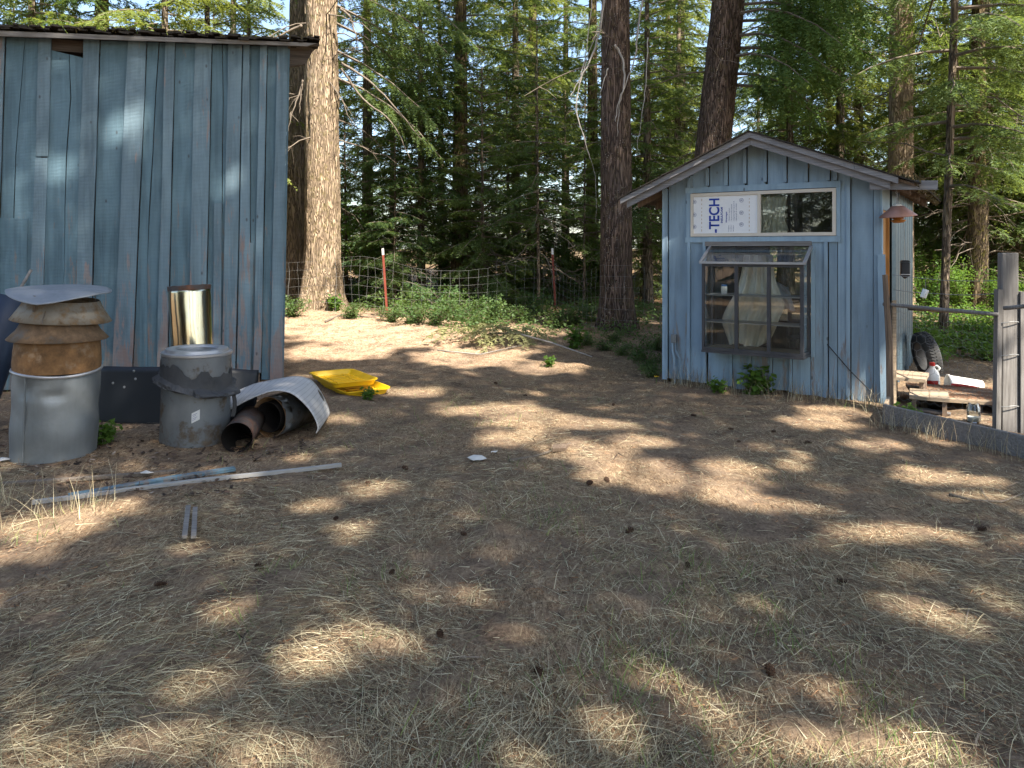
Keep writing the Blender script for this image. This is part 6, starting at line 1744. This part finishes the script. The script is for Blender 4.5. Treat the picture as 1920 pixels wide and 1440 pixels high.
# leafy ground cover carpeting the forest edge
def ground_cover():
    rs = np.random.RandomState(16)
    cen = []
    while len(cen) < 900:
        y = rs.uniform(12.4, 19); x = rs.uniform(-4.0, 3.2)
        if vnoise(np.array([x]), np.array([y]), 0.8, 41)[0] < 0.42 or (x < -1.2 and y < 14.4) or (abs(x + 4.1) < 0.9 and y < 16.5): continue
        cen.append((x, y, Z(x, y) + rs.uniform(0.03, 0.16)))
    for k in range(500):
        y = rs.uniform(10.8, 17); x = rs.uniform(0.545 * y, 0.78 * y)
        if vnoise(np.array([x]), np.array([y]), 0.9, 42)[0] < 0.4: continue
        cen.append((x, y, Z(x, y) + rs.uniform(0.03, 0.2)))
    V, F = leaf_cloud(rs, np.array(cen), 0.16, 15000, 0.055)
    V[:, 2] = np.maximum(V[:, 2], zt(V[:, 0], V[:, 1]) + 0.01)
    tag(np_mesh('ground_cover', V, F, MAT['low_leaf']), 'leafy green ground cover carpeting the forest edge', 'ground cover', None, 'stuff')
ground_cover()

# ------------------------------------------------------------------ trees behind the photographer: their crowns shade the yard
LIT = [(-4.49, 16.75, 0.85, 2.19), (-3.4, 14.65, 1.17, 1.67), (-2.85, 11.55, 0.75, 0.46), (-2.46, 13.02, 1.04, 1.02), (-1.3, 12.81, 0.56, 0.7), (-0.65, 11.16, 0.73, 0.64), (0.53, 10.42, 0.45, 0.37), (-1.51, 7.44, 0.32, 0.24), (-1.26, 8.68, 0.38, 0.2), (-0.17, 7.69, 0.45, 0.25), (0.21, 7.21, 0.47, 0.27), (0.1, 6.6, 0.29, 0.26), (0.45, 6.25, 0.27, 0.2), (0.65, 6.01, 0.31, 0.22), (0.89, 5.58, 0.32, 0.21), (1.16, 5.33, 0.31, 0.2), (1.44, 5.1, 0.3, 0.18), (1.66, 4.88, 0.21, 0.1), (0.81, 7.0, 0.3, 0.17), (1.16, 6.42, 0.23, 0.15), (1.68, 5.65, 0.25, 0.14), (2.98, 7.21, 0.37, 0.18), (3.34, 7.69, 0.33, 0.2), (3.15, 6.39, 0.23, 0.14), (3.12, 5.52, 0.24, 0.13), (3.28, 5.39, 0.23, 0.12), (3.25, 5.04, 0.18, 0.08), (-0.98, 5.21, 0.19, 0.17), (-1.31, 4.88, 0.14, 0.12), (-2.84, 4.51, 0.29, 0.19), (-2.8, 4.15, 0.15, 0.15), (-2.68, 4.74, 0.21, 0.13), (-0.66, 4.15, 0.09, 0.06), (0.99, 4.38, 0.16, 0.08), (0.65, 4.74, 0.14, 0.07), (2.22, 4.38, 0.25, 0.12), (2.46, 4.3, 0.19, 0.08), (1.59, 3.42, 0.15, 0.09), (1.84, 3.53, 0.15, 0.09), (1.85, 3.35, 0.19, 0.1), (2.0, 3.28, 0.14, 0.07), (1.25, 3.53, 0.13, 0.04), (1.25, 2.88, 0.1, 0.04), (-0.66, 3.23, 0.12, 0.06), (-0.45, 3.13, 0.11, 0.04), (-1.14, 2.53, 0.17, 0.06), (-0.82, 2.45, 0.14, 0.04), (-1.53, 2.45, 0.16, 0.05), (0.0, 2.44, 0.11, 0.05), (0.75, 2.71, 0.12, 0.06), (0.98, 2.51, 0.22, 0.05), (1.33, 2.48, 0.22, 0.06), (-6.73, 10.53, 0.09, 0.11), (-6.4, 11.03, 0.09, 0.11), (-6.23, 11.17, 0.09, 0.11), (-4.84, 10.99, 0.09, 0.11)]
# (x, y, half width, half depth): places where the sun comes through to the ground
def shade_trees():
    rs = np.random.RandomState(61)
    trees = [(2.5, -6.0), (7.5, -4.5), (5.0, -10.5), (11.0, -9.0), (13.0, -2.5), (10.0, 1.5), (-0.5, -10.0), (14.5, 3.5), (12.0, 7.0)]
    C = np.array([(x, y, 17.0) for x, y in trees]); RXY, RZ_ = 4.7, 11.2
    k = 1.0 / math.tan(SUN_EL)
    sh = np.array([SUN_H.x * k, SUN_H.y * k, 1.0])      # shift per metre of height towards the sun
    gx, gy = np.meshgrid(np.arange(-9.5, 8.0, 0.21), np.arange(0.2, 19.5, 0.21))
    gx, gy = gx.ravel(), gy.ravel()
    want = (gy < 12.6) | ((gy > 12) & (np.abs(gx - (1.9 - 0.75 * (gy - 13.2))) < 0.9)) | ((gy > 12) & (np.abs(gx - (3.4 - 0.6 * (gy - 13.9))) < 0.5)) | ((gx < -4.6) & (gy < 14.5))
    gx, gy = gx[want], gy[want]
    cl = [[] for _ in trees]
    for rep in range(2):
        for x, y in zip(gx, gy):
            x += rs.rand() * 0.21; y += rs.rand() * 0.21
            z = rs.uniform(6.0, 27.5, 8)
            P = np.stack([x + sh[0] * z, y + sh[1] * z, z], 1)
            D = ((P[:, None, :2] - C[None, :, :2]) ** 2).sum(2) / RXY ** 2 + ((P[:, None, 2] - C[None, :, 2]) / RZ_) ** 2
            ok = np.argwhere(D < 1)
            if len(ok):
                i, t = min((ok[rs.randint(len(ok))] for _ in range(3)), key=lambda q: z[q[0]])
                cl[t].append(P[i])
    lit = np.array(LIT)
    yard = np.array([(5.0 + 0.9 * rs.randn(), 8.6 + 1.6 * rs.randn(), 0.22 + 0.3 * rs.rand(), 0.25 + 0.35 * rs.rand()) for _ in range(26)])
    yard = yard[(yard[:, 0] > 4.3) & (yard[:, 1] < 9.0 + 0.35 * (yard[:, 0] - 4.3))]
    extra = np.array([(rs.uniform(-4, 6), rs.uniform(1.5, 12), 0.04 + 0.09 * rs.rand() ** 2, 0.05 + 0.11 * rs.rand() ** 2) for _ in range(150)])
    lit = np.concatenate([lit, yard, extra])
    for t, ((tx, ty), cen) in enumerate(zip(trees, cl)):
        cen = np.array(cen)
        n = 11
        c = np.repeat(cen, n, 0)
        m = len(c)
        p = c + rs.randn(m, 3) * np.array([0.17, 0.17, 0.14])
        a = rs.randn(m, 3); a[:, 2] = a[:, 2] * 0.5 - 0.3; a /= np.linalg.norm(a, axis=1)[:, None]
        b = np.cross(a, rs.randn(m, 3)); b /= np.linalg.norm(b, axis=1)[:, None]
        l = 0.13 + 0.13 * rs.rand(m)[:, None]
        T = np.stack([p - b * l * 0.30, p + b * l * 0.30, p + a * l], 1)
        mid = T.mean(1)
        X = mid[:, 0] - sh[0] * mid[:, 2]; Y = mid[:, 1] - sh[1] * mid[:, 2]
        wob = 0.35 + 0.75 * vnoise(X, Y, 3.0, 71) + 0.75 * vnoise(X, Y, 8.0, 72)
        keep = np.ones(m, bool)
        for ex, ey, rx, ry in lit:
            rx2, ry2 = max(rx, 0.05) + 0.02, max(ry, 0.05) + 0.02
            if rx > 0.2: rx2, ry2 = rx2 * 1.15, ry2 * 1.25
            u, v = X - ex, Y - ey
            keep &= ((u / rx2) ** 2 + (v / ry2) ** 2) > wob
        T = T[keep]
        root = empty('shade_fir', (tx, ty, Z(tx, ty)), 0, 'tall fir standing behind the photographer that shades the yard', 'tree', 'firs behind the photographer')
        Tl = T - np.array([tx, ty, Z(tx, ty)])
        tag(np_mesh('crown', Tl.reshape(-1, 3), np.arange(len(Tl) * 3).reshape(-1, 3), MAT['needles'], root), kind='stuff')
        trunk_mesh(27.5, 0.30, 0.05, (0, 0), 0.4, 0.5, 24, 12, 80 + t).build('trunk', MAT['bark_grey'], root, smooth=True)
        wd = MB()
        pick = cen[rs.choice(len(cen), min(34, len(cen)), False)] - np.array([tx, ty, Z(tx, ty)])
        for q in pick:
            st = np.array([0, 0, max(4.5, q[2] - 0.15 * np.hypot(q[0], q[1]))]); mdl = (st + q) / 2 + np.array([0, 0, 0.1])
            wd.tube([tuple(st), tuple(mdl), tuple(q)], [0.045, 0.03, 0.012], 5, False)
        tag(wd.build('branches', MAT['dead_branch'], root), kind='stuff')
shade_trees()
